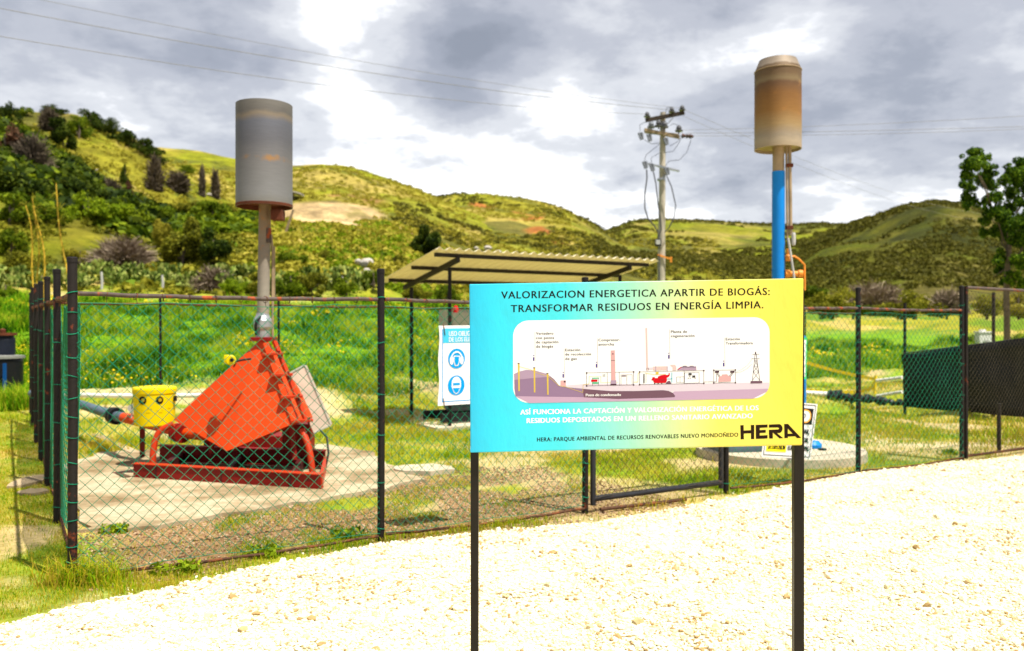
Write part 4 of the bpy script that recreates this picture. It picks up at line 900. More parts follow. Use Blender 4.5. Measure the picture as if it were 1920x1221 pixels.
# ------------------------------------------------------------------ signs tied to the fence
ps = thing('safety_sign', 'white sign with blue protective equipment circles tied to the fence', 'sign', fp(2.5, -.045, 1.0))
def FP(x, y, l=0):     # metres along the fence and down from the top edge
    return fp(2.515 + x, -.05 - l * .0012 - .004 * math.sin(y * 9), 1.617 - y + .012 * x)
pm = MB(); nx_, ny_ = 8, 14
gridv = [FP(.48 * i / nx_ + (.006 * math.sin(j * .8) if i in (0,) else 0), .62 * j / ny_, 0) for j in range(ny_ + 1) for i in range(nx_ + 1)]
bk = [v + NN * .004 for v in gridv]; k_ = nx_ + 1
pm.add(gridv, [(j * k_ + i, (j + 1) * k_ + i, (j + 1) * k_ + i + 1, j * k_ + i + 1) for j in range(ny_) for i in range(nx_)], 0, True)
pm.add(bk, [(j * k_ + i, j * k_ + i + 1, (j + 1) * k_ + i + 1, (j + 1) * k_ + i) for j in range(ny_) for i in range(nx_)], 0, True)
pm.build('sheet', M['white'], ps)
pr_ = MB()
def strip(x0, y0, x1, y1, mi, lay, k=10):
    for i in range(k):
        a_, b2 = y0 + (y1 - y0) * i / k, y0 + (y1 - y0) * (i + 1) / k
        quad(pr_, FP, [(x0, a_), (x0, b2), (x1, b2), (x1, a_)], mi, lay)
for x0, y0, x1, y1 in ((.028, .028, .034, .592), (.446, .028, .452, .592), (.028, .586, .452, .592)): strip(x0, y0, x1, y1, 0, 1.5)
strip(.036, .022, .444, .135, 3, 1.5, 4)
txt(pr_, FP, 'USO OBLIGATORIO', .085, .41, .082, .038, 1, 3, 0, 1, .02); txt(pr_, FP, 'DE LOS ELEMENTOS', .085, .42, .126, .034, 1, 3, 0, 1, .02)
for cy_ in (.258, .468): disc(pr_, FP, .152, cy_, .074, .078, 0, 2.0, 32)
# head with ear muffs
quad(pr_, FP, arc(.152, .262, .052, .062, 180, 360, 14) + arc(.152, .262, .042, .050, 360, 180, 14), 1, 3.5)
for sx_ in (-1, 1): disc(pr_, FP, .152 + sx_ * .044, .272, .016, .034, 1, 3.5, 16)
quad(pr_, FP, [(.124, .236), (.180, .236), (.178, .285), (.166, .316), (.138, .316), (.126, .285)], 1, 3.2)
quad(pr_, FP, [(.131, .243), (.173, .243), (.171, .283), (.162, .308), (.142, .308), (.133, .283)], 0, 4.2)
# head with goggles
quad(pr_, FP, arc(.152, .448, .040, .048, 180, 360, 12) + [(.194, .475), (.186, .495), (.172, .525), (.152, .538), (.132, .525), (.118, .495), (.110, .475)], 1, 3.2)
quad(pr_, FP, [(.122, .448), (.182, .448), (.182, .468), (.122, .468)], 0, 4.2); quad(pr_, FP, [(.120, .488), (.184, .488), (.170, .518), (.152, .530), (.134, .518)], 0, 4.2)
for k2, ch in enumerate('OIDOS'): txt(pr_, FP, ch, .272, .284, .195 + k2 * .026, .015, 2, 3)
for k2, ch in enumerate('GAFAS'): txt(pr_, FP, ch, .272, .284, .415 + k2 * .026, .015, 2, 3)
pr_.build('print', [M['blueprint'], M['white'], M['ink'], M['cyanprint']], ps)
tt = MB()
for x, y in ((.05, .03), (.40, .03), (.05, .60)): tt.tube([FP(x, y + .045, 5), FP(x - .006, y, 6), FP(x - .01, y - .035, 2), fp(2.515 + x, .0, 1.64 - y)], .003, 5)
tt.build('wire_tie', M['bar'], ps)
hz = thing('warning_sign', 'tilted white danger sign with black and orange header tied to the fence', 'sign', fp(6.5, -.06, .3))
Q4 = [P(1441, 750, 8.40), P(1533, 758, 8.78), P(1519.5, 861, 8.73), P(1427.5, 856, 8.36)]
NRM = (Q4[1] - Q4[0]).cross(Q4[3] - Q4[0]).normalized()
if NRM.y > 0: NRM = -NRM
def FH(x, y, l=0):
    return (Q4[0].lerp(Q4[1], x)).lerp(Q4[3].lerp(Q4[2], x), y) + NRM * l * .0012
hm = MB(); hm.hexa([FH(0, 1), FH(1, 1), FH(1, 1) - NRM * .004, FH(0, 1) - NRM * .004, FH(0, 0), FH(1, 0), FH(1, 0) - NRM * .004, FH(0, 0) - NRM * .004]); hm.build('sheet', M['white'], hz)
hm = MB()
for pts in ([(.035, .03), (.965, .03)], [(.965, .03), (.965, .965)], [(.965, .965), (.035, .965)], [(.035, .965), (.035, .03)]): line(hm, FH, pts, .012, 0, 2)
quad(hm, FH, [(.07, .09), (.93, .09), (.93, .38), (.07, .38)], 0, 2)
quad(hm, FH, rrect(.11, .89, .115, .115, .355, .355, .11), 1, 3); quad(hm, FH, rrect(.135, .865, .14, .14, .33, .33, .09), 2, 4)
txt(hm, FH, 'PELIGRO', .22, .78, .27, .08, 0, 5, 0, 1, .03)
quad(hm, FH, [(.07, .60), (.47, .60), (.47, .90), (.07, .90)], 3, 3)
txt(hm, FH, 'RIESGO', .12, .42, .72, .07, 0, 4, 0, 1, .015); txt(hm, FH, 'DE EXPLOSION', .10, .44, .86, .085, 0, 4, 0, 1, .06)
for s, x0, x1, y in (('NO FUMAR,', .50, .90, .555), ('PRODUCIR', .50, .90, .71), ('LLAMAS CHISPAS', .50, .925, .86)): txt(hm, FH, s, x0, x1, y, .085, 0, 4, 0, 1, .06)
hm.build('print', [M['blacksign'], M['oraprint'], M['white'], M['yelprint']], hz)
gs = thing('green_sign', 'narrow edge of a green bordered sign just right of the banner', 'sign', fp(6.62, -.05, 1.0))
g = MB(); a_, b2 = P(1478, 632, 8.55), P(1513.5, 633, 8.74); c_, d_ = P(1478, 711, 8.55), P(1512, 711, 8.73)
g.hexa([c_, d_, d_ + NN * .004, c_ + NN * .004, a_, b2, b2 + NN * .004, a_ + NN * .004]); g.build('sheet', M['greenprint'], gs)
g = MB(); o_ = Vector((0, -.002, 0)); g.poly([a_.lerp(d_, .08) + o_, b2.lerp(c_, .06) + o_, d_.lerp(a_, .06) + o_, c_.lerp(b2, .08) + o_]); g.build('print', M['white'], gs)

# ------------------------------------------------------------------ orange flare burner on its skid
slab = MB(); n_ = len(SLABW)
slab.add([Vector((p.x, p.y, -.1)) for p in SLABW] + [Vector((p.x, p.y, .035)) for p in SLABW],
         [list(range(n_, 2 * n_))[::1]] + [(i, (i + 1) % n_, n_ + (i + 1) % n_, n_ + i) for i in range(n_)])
tag(slab.build('concrete_slab', M['wornslab'], None, SLABW[0]), 'dusty pale concrete slab under the orange flare burner', 'slab')
fl = thing('gas_flare', 'orange gas flare burner with tall grey steel stack on a red skid', 'gas flare', G(430, 880))
def part(mb, name, mat, parent=None, bevel=0, loc=None):
    return mb.build(name, mat, parent or fl, loc if loc is not None else mb.v[0], bevel)
bl, br = G(251, 901), G(602, 924); kl, kr = G(300, 872), G(610, 884)
up = Vector((0, 0, 1))
def channel(a, b, h, wd, dirn):
    mb = MB(); d = (b - a).normalized(); mb.bar(a + up * h / 2, b + up * h / 2, .014, h)
    for z in (.008, h - .008): mb.bar(a + up * z + dirn * wd / 2, b + up * z + dirn * wd / 2, wd, .012)
    return mb
bk_ = (kl - bl).normalized(); z0 = up * .035
ch = channel(bl + z0, br + z0, .135, .085, bk_); part(ch, 'front_beam', M['red'])
tp = MB(); tp.bar(bl + up * .176 + bk_ * .035, br + up * .176 + bk_ * .035, .10, .008); part(tp, 'beam_flange', M['redbright'])
ch = channel(kl + z0 + up * .02, kr + z0 + up * .02, .19, .08, -bk_); part(ch, 'rear_beam', M['red'])
for f in (.14, .5, .86):
    cm = MB(); cm.bar(bl.lerp(br, f) + up * .10, kl.lerp(kr, f) + up * .10, .07, .11); part(cm, 'cross_member', M['darkred'])
em = MB(); em.bar(br + up * .1, kr + up * .1, .03, .13); part(em, 'end_beam', M['redbright'])
# housing
YA = 9.05
Af = P(484, 640, YA); Ab = P(503, 640, YA + .12); Lf = P(325, 787, 8.98); Bf = P(425, 846, 8.72); Rf = P(553, 793, 8.86)
Lb, Bb, Rb = Lf + Vector((.25, .75, .02)), Bf + Vector((.2, .70, .05)), Rf + Vector((.10, .55, .02))
Af2 = P(497, 640, YA - .03); 
hs_ = MB(); hs_.poly([Af, Lf, Bf]); hs_.poly([Af, Bf, Rf, Af2])
part(hs_, 'front_plate', M['orange'])
h2 = MB(); h2.poly([Lf, Lb, Bb, Bf]); h2.poly([Bf, Bb, Rb, Rf]); h2.poly([Rf, Rb, Ab, Af2]); h2.poly([Ab, Rb, Bb, Lb]); h2.poly([Ab, Lb, Lf, Af]); h2.poly([Af, Af2, Ab])
part(h2, 'housing', M['orange'])
ef = MB(); d_ = (Rf - Af2); nrm_ = Vector((.25, -.95, .1)).normalized()
ef.bar(Af2 + d_ * .02 + nrm_ * .012, Rf + nrm_ * .012 - d_ * .02, .06, .018, 0, nrm_); part(ef, 'edge_flange', M['orange'], bevel=.004)
ef = MB(); q0, q1 = Af2 + Vector((.09, .03, 0)), Rf + Vector((.11, .04, .01)); ef.bar(q0, q1, .05, .03, 0, Vector((1, -.5, .4))); part(ef, 'rear_flange', M['redbright'])
for x0, x1, y in ((491, 531, 664), (507, 549, 703), (526, 568, 744), (545, 587, 789)):
    yp = 9.0 + (8.84 - 9.0) * (y - 640) / 153
    tb = MB(); tb.bar(P(x0, y + 1, yp - .03), P(x1, y - 1, yp + .02), .085, .028); part(tb, 'clamp_tab', M['redbright'], bevel=.004)
    tb2 = MB(); tb2.tube([P(x1 - 8, y - 6, yp - .02), P(x1 - 8, y + 8, yp - .02)], .012, 8); part(tb2, 'bolt', M['darkred'])
gp = MB(); c0, c1, c2, c3 = P(540, 702, 9.30), P(571, 685, 9.45), P(620, 797, 9.40), P(588, 812, 9.25)
dd = Vector((.0, .10, .0)); gp.hexa([c3 + dd, c2 + dd, c2, c3, c0 + dd, c1 + dd, c1, c0]); pn = part(gp, 'control_panel', M['panel'], bevel=.006)
g = MB()
for p_, q_ in ((c0, c1), (c1, c2), (c2, c3)): g.bar(p_ + Vector((0, -.006, 0)), q_ + Vector((0, -.006, 0)), .018, .016)
part(g, 'panel_frame', M['panelframe'], pn)
cm = MB(); cm.tube([P(600, 806, 9.3), P(613, 820, 9.3), P(616, 850, 9.3), P(610, 880, 9.35)], .012, 6); part(cm, 'cable', M['cable'])
# pipework
for pts in ([(286, 870, 8.98), (287, 850, 9.0), (290, 829, 9.02), (296, 814, 9.05), (306, 804, 9.06), (325, 795, 9.08)], [(586, 888, 8.75), (582, 855, 8.78), (577, 832, 8.82), (566, 806, 8.88)]):
    sp = MB(); sp.tube([P(*p) for p in pts], .034, 10); part(sp, 'support_leg', M['redbright'])
lg = MB(); lg.bar(G(267, 860), P(267, 796, 9.88), .06, .06); part(lg, 'pipe_stand', M['red'])
ip = MB(); ip.tube([P(232, 783, 10.2), P(300, 800, 9.75), P(345, 812, 9.5), P(400, 818, 9.4)], .062, 12); inlet = part(ip, 'inlet_pipe', M['orange'])
vf = MB(); ax = (P(345, 812, 9.5) - P(300, 800, 9.75)).normalized()
vf.lathe(P(336, 812, 9.5) - ax * .05, [(0, 0), (.105, 0), (.105, .035), (.07, .045), (.07, .08), (.105, .09), (.105, .125), (0, .125)], 20, 0, ax); part(vf, 'flange', M['red'], inlet)
un = MB(); un.box(P(480, 832, 10.15), (.55, 0, 0), (0, .22, 0), (0, 0, .12)); un.box(P(560, 826, 9.72), (.16, 0, 0), (0, .12, 0), (0, 0, .20)); part(un, 'burner_tray', M['red'], bevel=.01)
for pts_, r_ in ((((452, 818, 9.3), (440, 846, 9.25)), .03), (((545, 800, 9.2), (552, 862, 9.2)), .035), (((400, 812, 9.2), (396, 850, 9.2)), .025)):
    st_ = MB(); st_.tube([P(*p) for p in pts_], r_, 8); part(st_, 'strut', M['red'])
# stack
pz = lambda py: P(490, py, 9.15)
M['stackpipe'] = stack_mat('stack_pipe', pz(640).z, pz(395).z, [(0, (.30, .24, .17)), (.35, (.30, .27, .22)), (.7, (.22, .18, .14)), (1, (.26, .17, .09))], (.75, (.42, .15, .03)), .25)
pp = MB(); pp.tube([P(492, 640, 9.15), P(494, 560, 9.15), P(497, 380, 9.15)], .064, 16); part(pp, 'stack_pipe', M['stackpipe'])
dk = MB(); a_ = P(492.5, 634, 9.15); dk.lathe(a_, [(.078, 0), (.08, .08), (.098, .12), (.098, .19), (.07, .245), (.066, .27)], 20); part(dk, 'duct_collar', M['galv'])
dk = MB(); dk.tube([P(481, 628, 9.05), P(479, 612, 9.02), P(482, 600, 9.02), P(488, 594, 9.08)], .016, 8); part(dk, 'bracket', M['blackcap'])
cp = MB(); cp.box(P(494, 636, 9.12), (.115, 0, 0), (0, .12, 0), (0, 0, .022)); part(cp, 'top_plate', M['red'], bevel=.005)
rd = MB(); rd.tube([P(511, 632, 9.25), P(511, 470, 9.25), P(508, 440, 9.25)], .014, 8); rd.tube([P(514.5, 560, 9.28), P(514.5, 462, 9.28)], .009, 6); part(rd, 'igniter_tube', M['tan'])
rb = MB(); rb.bar(P(504, 455, 9.1), P(504, 428, 9.1), .05, .02); part(rb, 'bracket', M['rail'])
cb, ct = P(495.5, 389, 9.15), P(496.5, 198, 9.15); cr_ = 51.5 / F * 9.15
M['stackgrey'] = stack_mat('stack_grey', cb.z, ct.z, [(0, (.18, .17, .15)), (.10, (.20, .20, .20)), (.43, (.17, .165, .165)), (.62, (.12, .12, .135)), (.80, (.125, .13, .155)), (.86, (.21, .17, .125)), (.90, (.13, .12, .11)), (1, (.16, .15, .135))], (.0, (.40, .22, .08)), .35, [(P(508, 296, 8.9), .15, .045, .75), (P(462, 294, 8.9), .05, .03, .5)])
cy = MB(); H0 = ct.z - cb.z
cy.lathe(Vector((496, 0, 0)) * 0 + Vector((cb.x, 9.15, cb.z)), [(cr_ * .97, .0), (cr_, .0), (cr_, H0), (cr_ * .97, H0), (cr_ * .97, .0)], 64)
cyl = part(cy, 'stack_shroud', M['stackgrey'])
M['shroudrust'] = paint('shroud_rust', (.10, .026, .010), .4, 5, .8)
ui = MB(); ui.lathe(Vector((cb.x, 9.15, cb.z + .05)), [(.06, .0), (cr_ * .968, .0), (cr_ * .968, -.052)], 48); ui.lathe(Vector((cb.x, 9.15, cb.z)), [(cr_ + .003, .0), (cr_ + .003, .028), (cr_, .03)], 64); part(ui, 'shroud_base', M['shroudrust'], cyl)
bx = MB(); bx.box(P(521, 404, 9.05), (.062, 0, 0), (0, .06, 0), (0, 0, .055)); part(bx, 'igniter_box', M['shroudrust'], bevel=.006)
# gauge on the plate
ga = thing('pressure_gauge', 'small round yellow gauge on a rod at the orange housing', 'gauge', P(432, 676, 8.7))
g = MB(); g.lathe(P(433, 676, 8.62), [(0, -.005), (.045, -.005), (.05, .0), (.05, .05), (0, .05)], 20, 0, (-.35, .9, .1)); g.box(P(427, 674, 8.68), (.03, 0, 0), (0, .03, 0), (0, 0, .045)); g.build('dial_body', M['yellow'], ga, bevel=.004)
g = MB(); g.lathe(P(434.5, 675.5, 8.605), [(0, 0), (.02, 0), (.02, .01)], 14, 0, (-.35, .9, .1)); g.build('dial_lens', M['blackcap'], ga)
g = MB(); g.tube([P(440, 678, 8.65), P(455, 675, 8.72), P(470, 673, 8.80)], .011, 8); g.tube([P(442, 680, 8.66), P(438, 688, 8.68)], .008, 6); g.build('rod', M['blackcap'], ga)
# yellow bucket
bu = thing('yellow_bucket', 'yellow plastic drum with two black hazard circles on the pipe stand', 'bucket', P(290, 797, 9.6))
bc = P(290, 797, 9.6); k_ = 9.6 / F
g = MB(); g.lathe(bc, [(0, 0), (34 * k_, 0), (35.5 * k_, 2 * k_), (37.5 * k_, 58 * k_), (37.5 * k_, 62 * k_), (0, 62 * k_)], 40); body = g.build('drum', M['yellow'], bu)
g = MB(); g.lathe(bc + up * 58 * k_, [(37.4 * k_, 2 * k_), (38.6 * k_, 2.5 * k_), (39 * k_, 10 * k_), (38 * k_, 13 * k_), (30 * k_, 14.5 * k_), (0, 15 * k_)], 40); g.build('lid', M['yellow'], bu)
def FB(x, y, l=0):   # wrapped on the drum; pixels
    rr = 37.4 * k_ - (y - 739) / 58 * 2.2 * k_ + .002 + l * .001; th = math.asin(max(-.95, min(.95, (x - 290) / 37))) + .39
    return Vector((bc.x + math.sin(th) * rr, bc.y - math.cos(th) * rr, P(0, y, 9.6).z))
g = MB()
for cx_ in (270, 298.5):
    for i in range(24):
        a0, a1 = 2 * math.pi * i / 24, 2 * math.pi * (i + 1) / 24
        g.poly([FB(cx_, 748, 1), FB(cx_ + 6.6 * math.cos(a1), 748 + 7.4 * math.sin(a1), 1), FB(cx_ + 6.6 * math.cos(a0), 748 + 7.4 * math.sin(a0), 1)], 0)
    for i in range(8): 
        a0, a1 = 2 * math.pi * i / 8, 2 * math.pi * (i + 1) / 8
        g.poly([FB(cx_ + 1, 747.5, 2), FB(cx_ + 1 + 3.2 * math.cos(a1), 747.5 + 3.6 * math.sin(a1), 2), FB(cx_ + 1 + 3.2 * math.cos(a0), 747.5 + 3.6 * math.sin(a0), 2)], 1)
for x0, y, wd_ in ((259, 767, 11), (277, 764, 9), (275, 771, 8), (293, 767, 12), (313, 764, 5), (262, 771, 6), (297, 771, 7)): line(g, FB, [(x0, y), (x0 + wd_, y)], .8, 2, 1)
M['worn'] = paint('worn_print', (.42, .30, .01), .2, 9, .5, bmp=0)
g.build('hazard_marks', [M['ink'], M['worn'], M['worn']], body)
g = MB(); g.tube([bc + Vector((-39 * k_, 0, 55 * k_)), bc + Vector((-40.5 * k_, -.03, 40 * k_)), bc + Vector((-39 * k_, -.05, 30 * k_))], .005, 6); g.box(bc + Vector((40 * k_, -.02, 50 * k_)), (.012, 0, 0), (0, .02, 0), (0, 0, .03)); g.build('handle', M['blackcap'], bu)
gd = MB(); gd.lathe(P(247, 766, 10.0), [(0, 0), (.05, 0), (.05, .04), (0, .04)], 18, 0, (0, 1, 0)); gd.tube([P(247, 770, 10.02), P(247, 786, 10.02)], .012, 8)
tag(gd.build('pipe_gauge', M['greybox'], None, P(247, 770, 10)), 'small grey gauge on the orange inlet pipe left of the bucket', 'gauge')
# feed pipes
fpz = thing('feed_pipe', 'dark blue grey feed pipe with black flange running to the orange inlet', 'pipe', P(150, 757, 12.0))
g = MB(); g.tube([P(60, 738, 13.4), P(150, 758, 12.1), P(215, 780, 10.6), P(233, 783, 10.22)], .062, 12); g.build('pipe_run', M['bluegrey'], fpz)
axp = (P(232, 783, 10.2) - P(190, 772, 11)).normalized(); g = MB(); g.lathe(P(212, 779, 10.65), [(0, 0), (.105, 0), (.105, .06), (.08, .07), (.08, .12), (.105, .13), (.105, .18), (0, .18)], 18, 0, axp); g.build('flange', M['black'], fpz)
gp = MB(); gp.tube([P(120, 740, 14.6), P(200, 742, 14.5), P(300, 742.5, 14.4), P(420, 741, 14.4), P(480, 745, 14.3)], .04, 10)
tag(gp.build('grey_pipe', M['pvc'], None, P(120, 740, 14.6)), 'pale grey pipe lying across the sand strip behind the bucket', 'pipe')
pl = MB(); pl.bar(P(190, 880, 9.7) , P(238, 903, 8.85) + up * .03, .07, .05)
tag(pl.build('wooden_plank', M['plank'], None, P(190, 880, 9.7)), 'dark weathered plank lying diagonally left of the skid', 'plank')
pl = MB(); pl.bar(P(212, 890, 9.15), P(262, 882, 9.2), .06, .045)
tag(pl.build('wooden_plank', M['rail'], None, P(212, 890, 9.1)), 'short brown plank touching the left end of the skid', 'plank')
kb = MB(); kb.bar(P(150, 806, 13.3) + up * .0, P(255, 856, 10.6), .12, .10)
tag(kb.build('concrete_kerb', M['slabdirt'], None, P(255, 856, 10.6)), 'low weathered kerb running back from the slab', 'kerb')
fm = MB(); pr2 = random.Random(3); cpt = G(797, 885)
ptsf = [cpt + Vector((math.cos(a) * .34 * pr2.uniform(.8, 1.15), math.sin(a) * .26 * pr2.uniform(.8, 1.15), .05)) for a in [i * .45 for i in range(14)]]
fm.poly(ptsf); fm.add(ptsf + [p - up * .08 for p in ptsf], [(i, i + 14, (i + 1) % 14 + 14, (i + 1) % 14) for i in range(14)])
tag(fm.build('broken_slab', M['concrete'], None, cpt), 'pale broken concrete piece right of the orange flare', 'slab')
for x, y, lb in ((58, 908, 'pale flat stone slab set in the grass left of the side fence'), (60, 930, 'smaller pale stone slab nearest the side fence post')):
    fm = MB(); cpt = G(x, y); ptsf = [cpt + Vector((math.cos(a) * .13 * pr2.uniform(.8, 1.15), math.sin(a) * (.34 if y < 920 else .14) * pr2.uniform(.8, 1.15), .05)) for a in [i * .45 for i in range(14)]]
    fm.poly(ptsf); fm.add(ptsf + [p - up * .08 for p in ptsf], [(i, i + 14, (i + 1) % 14 + 14, (i + 1) % 14) for i in range(14)])
    tag(fm.build('stone_slab', M['slabdirt'], None, cpt), lb, 'slab')

# ------------------------------------------------------------------ second flare on the round pad
pd = MB(); pd.lathe(PADC, [(PADR + .01, -.1), (PADR, .10), (PADR - .03, .115), (0, .115)], 64)
tag(pd.build('round_pad', M['concrete'], None, PADC), 'round raised concrete pad under the blue stack', 'concrete pad')
YB = 10.75; b2x = P(1459.5, 860, YB).x; b2 = Vector((b2x, YB, .115)); f2 = thing('gas_flare', 'tan heat stained flare drum on tall blue pipe', 'gas flare', b2)
zt = lambda py: P(0, py, YB).z
g = MB(); g.tube([b2, (b2x + .0, YB, zt(322))], 11.7 / F * YB, 24); g.build('blue_pipe', M['blue'], f2)
g = MB(); g.lathe(b2, [(0, 0), (.2, 0), (.2, .03), (.1, .035)], 24); g.build('base_flange', M['blue'], f2)
g = MB(); g.tube([(b2x, YB, zt(324)), (b2x, YB, zt(255))], 10.6 / F * YB, 20); g.build('neck_pipe', M['tan'], f2)
rr = 42.6 / F * YB; cx2 = P(1458.5, 0, YB).x; zb = zt(281); ztop = zt(135); zc = zt(114)
M['stacktan'] = stack_mat('stack_tan', zb, zc, [(0, (.34, .26, .17)), (.07, (.36, .29, .20)), (.13, (.29, .235, .17)), (.24, (.31, .21, .095)), (.40, (.25, .125, .035)), (.58, (.20, .095, .028)), (.70, (.13, .07, .035)), (.74, (.20, .145, .075)), (.80, (.14, .088, .045)), (.90, (.11, .07, .036)), (.92, (.25, .20, .15)), (1, (.22, .175, .13))], (.35, (.40, .17, .04)), .25)
g = MB(); g.lathe(Vector((cx2, YB, zb)), [(rr * .965, 0), (rr, 0), (rr * .995, ztop - zb), (rr * .995, ztop - zb + .001), (rr * .80, zc - zb), (rr * .77, zc - zb), (rr * .95, ztop - zb), (rr * .965, 0)], 64)
dr = g.build('flare_drum', M['stacktan'], f2)
g = MB(); g.lathe(Vector((cx2, YB, zb + .03)), [(.07, 0), (rr * .964, 0)], 40); g.build('drum_floor', M['tan'], f2)
g = MB(); g.lathe(Vector((cx2, YB, ztop)), [(rr * .996, -.006), (rr + .004, -.004), (rr + .004, .006), (rr * .985, .009)], 64); g.build('weld_seam', M['tan'], dr)
for dx, r_, y1 in ((16.5, .014, 452), (22.5, .022, 442)):
    g = MB(); g.tube([(P(1460 + dx, 0, YB - .05).x, YB - .05, zt(y1)), (P(1458 + dx, 0, YB - .05).x, YB - .05, zt(270))], r_, 10); g.build('conduit', M['tan'], f2)
for y in (312, 428):
    g = MB(); g.box((P(1477.5, 0, YB).x, YB - .05, zt(y)), (.042, 0, 0), (0, .035, 0), (0, 0, .022)); g.build('clamp', M['shroudrust'], f2, bevel=.004)
g = MB(); g.lathe((P(1484.5, 0, YB).x, YB - .07, zt(462)), [(0, 0), (.022, .01), (.026, .04), (.026, .14), (.02, .165), (0, .17)], 14); g.build('junction_box', M['greybox'], f2)
g = MB(); g.tube([(P(1474, 0, YB).x, YB - .08, zt(448)), (P(1478, 0, YB).x, YB - .1, zt(480)), (P(1484, 0, YB).x, YB - .1, zt(520)), (P(1484, 0, YB).x, YB - .1, zt(560))], .015, 8); g.build('flex_conduit', M['greybox'], f2)
g = MB(); g.lathe((P(1476, 0, YB).x, YB - .03, zt(490)), [(0, 0), (.03, 0), (.04, .02), (.04, .06), (.025, .08), (.025, .15), (.012, .16), (0, .16)], 16); g.build('valve', M['orangefit'], f2)
g = MB(); g.tube([(P(1476, 0, YB).x, YB - .03, zt(482)), (P(1488, 0, YB).x, YB - .03, zt(481)), (P(1496, 0, YB).x, YB - .03, zt(486)), (P(1507, 0, YB).x, YB - .03, zt(497)), (P(1507.5, 0, YB).x, YB - .03, zt(545))], .013, 8); g.build('pilot_pipe', M['orangefit'], f2)
g = MB(); g.lathe((P(1470, 0, YB).x, YB - .03, zt(514)), [(.0, 0), (.05, 0), (.05, .06), (.035, .07), (.035, .16), (.05, .17), (.05, .22), (0, .22)], 16, 0, (1, 0, 0)); g.build('pilot_valve', M['orangefit'], f2)
g = MB(); g.box((P(1500, 0, YB).x, YB + .2, 1.0), (.12, 0, 0), (0, .1, 0), (0, 0, .5)); g.build('valve_body', M['blue'], f2, bevel=.02)
tk = thing('knockout_drum', 'dark grey drum on the round pad partly hidden by the banner', 'drum', P(1385, 850, 10.6))
g = MB(); c_ = P(1338, 851, 10.3); g.lathe(c_ + up * .10, [(0, 0), (.22, 0), (.24, .03), (.24, .62), (.22, .65), (0, .65)], 28, 0, (1, .15, 0)); g.build('shell', M['bluegrey'], tk)
g = MB(); g.box(c_ + Vector((.15, 0, -.10)), (.05, 0, 0), (0, .2, 0), (0, 0, .08)); g.box(c_ + Vector((.52, .05, -.10)), (.05, 0, 0), (0, .2, 0), (0, 0, .08)); g.build('saddle', M['blackcap'], tk)
bv = thing('blue_valve', 'blue capped valve on a small black pedestal at the pad edge', 'valve', P(1536, 862, 10.35))
g = MB(); g.lathe(P(1523, 842, 10.5), [(0, 0), (.11, .0), (.12, .02), (.12, .06), (.08, .10), (0, .11)], 8); g.build('cap', M['blue'], bv)
g = MB(); g.box(P(1520, 846, 10.5), (.11, 0, 0), (0, .11, 0), (0, 0, .05)); g.build('body', M['blackcap'], bv)
g = MB(); g.lathe(P(1542, 868, 10.30), [(0, 0), (.10, 0), (.10, .012), (.03, .02), (.022, .05), (.022, .14), (.05, .16), (.05, .175), (0, .18)], 16); g.bar(P(1525, 843, 10.4), P(1553, 847, 10.3), .05, .015); g.build('pedestal', M['blackcap'], bv)

# ------------------------------------------------------------------ shelter
S0 = Vector((-1.05, 12.72, 0)) - E * .12
def sp_(e, n, z): return S0 + E * e + NN * n + up * z
RL, RD = 4.35, 2.30
def rz(n): return 2.775 - n * (2.775 - 2.385) / RD
sh = thing('open_shelter', 'open sided shelter with corrugated cream roof on dark steel posts', 'shelter', S0)
g = MB(); ne, nn_ = 26 * 8, 6; vs = []
for j in range(nn_ + 1):
    for i in range(ne + 1):
        e = RL * i / ne; n_ = RD * j / nn_; wave = .5 - .5 * math.cos(2 * math.pi * i / 8); vs.append(sp_(e, n_, rz(n_) + .045 * wave ** 2.2))
g.add(vs, [(j * (ne + 1) + i, j * (ne + 1) + i + 1, (j + 1) * (ne + 1) + i + 1, (j + 1) * (ne + 1) + i) for j in range(nn_) for i in range(ne)], 0, True)
m, nt_, b = newmat('cream_sheet'); colr = ramp(nt_, nnoise(nt_, 1.2, 5, .6, None, (1, 1, 1)), [(.3, (.70, .62, .42)), (.7, (.80, .74, .55))])
nt_.links.new(colr, b.inputs['Base Color']); b.inputs['Roughness'].default_value = .5
t_ = nt_.nodes.new('ShaderNodeBsdfTranslucent'); t_.inputs[0].default_value = (.72, .64, .38, 1); mx_ = nt_.nodes.new('ShaderNodeMixShader'); mx_.inputs[0].default_value = .42
nt_.links.new(b.outputs[0], mx_.inputs[1]); nt_.links.new(t_.outputs[0], mx_.inputs[2]); nt_.links.new(mx_.outputs[0], nt_.nodes['Material Output'].inputs[0]); M['cream'] = m
ro = g.build('roof_sheet', M['cream'], sh, sp_(0, 0, 2.7)); sd = ro.modifiers.new('thickness', 'SOLIDIFY'); sd.thickness = .004
for n_ in (.17, 1.02, 1.95):
    g = MB(); g.bar(sp_(.08, n_, rz(n_) - .035), sp_(RL - .1, n_, rz(n_) - .035), .045, .06); g.build('purlin', M['purlin'], sh, sp_(0, n_, 2.6))
for e_ in (.45, RL - .55):
    g = MB(); g.bar(sp_(e_, .1, rz(.1) - .11), sp_(e_, 2.15, rz(2.15) - .11), .055, .075); g.build('rafter', M['purlin'], sh, sp_(e_, 0, 2.6))
    for n_ in (.40, 1.85):
        p_ = sp_(e_, n_, 0); g = MB(); g.bar(Vector((p_.x, p_.y, -.1)), Vector((p_.x, p_.y, rz(n_) - .17)), .055, .055); g.build('post', M['post'], sh, p_)
g = MB(); pts = [sp_(.15, .25, .07), sp_(4.1, .25, .07), sp_(4.1, 2.0, .07), sp_(.15, 2.0, .07)]; g.hexa([p - up * .15 for p in pts] + pts)
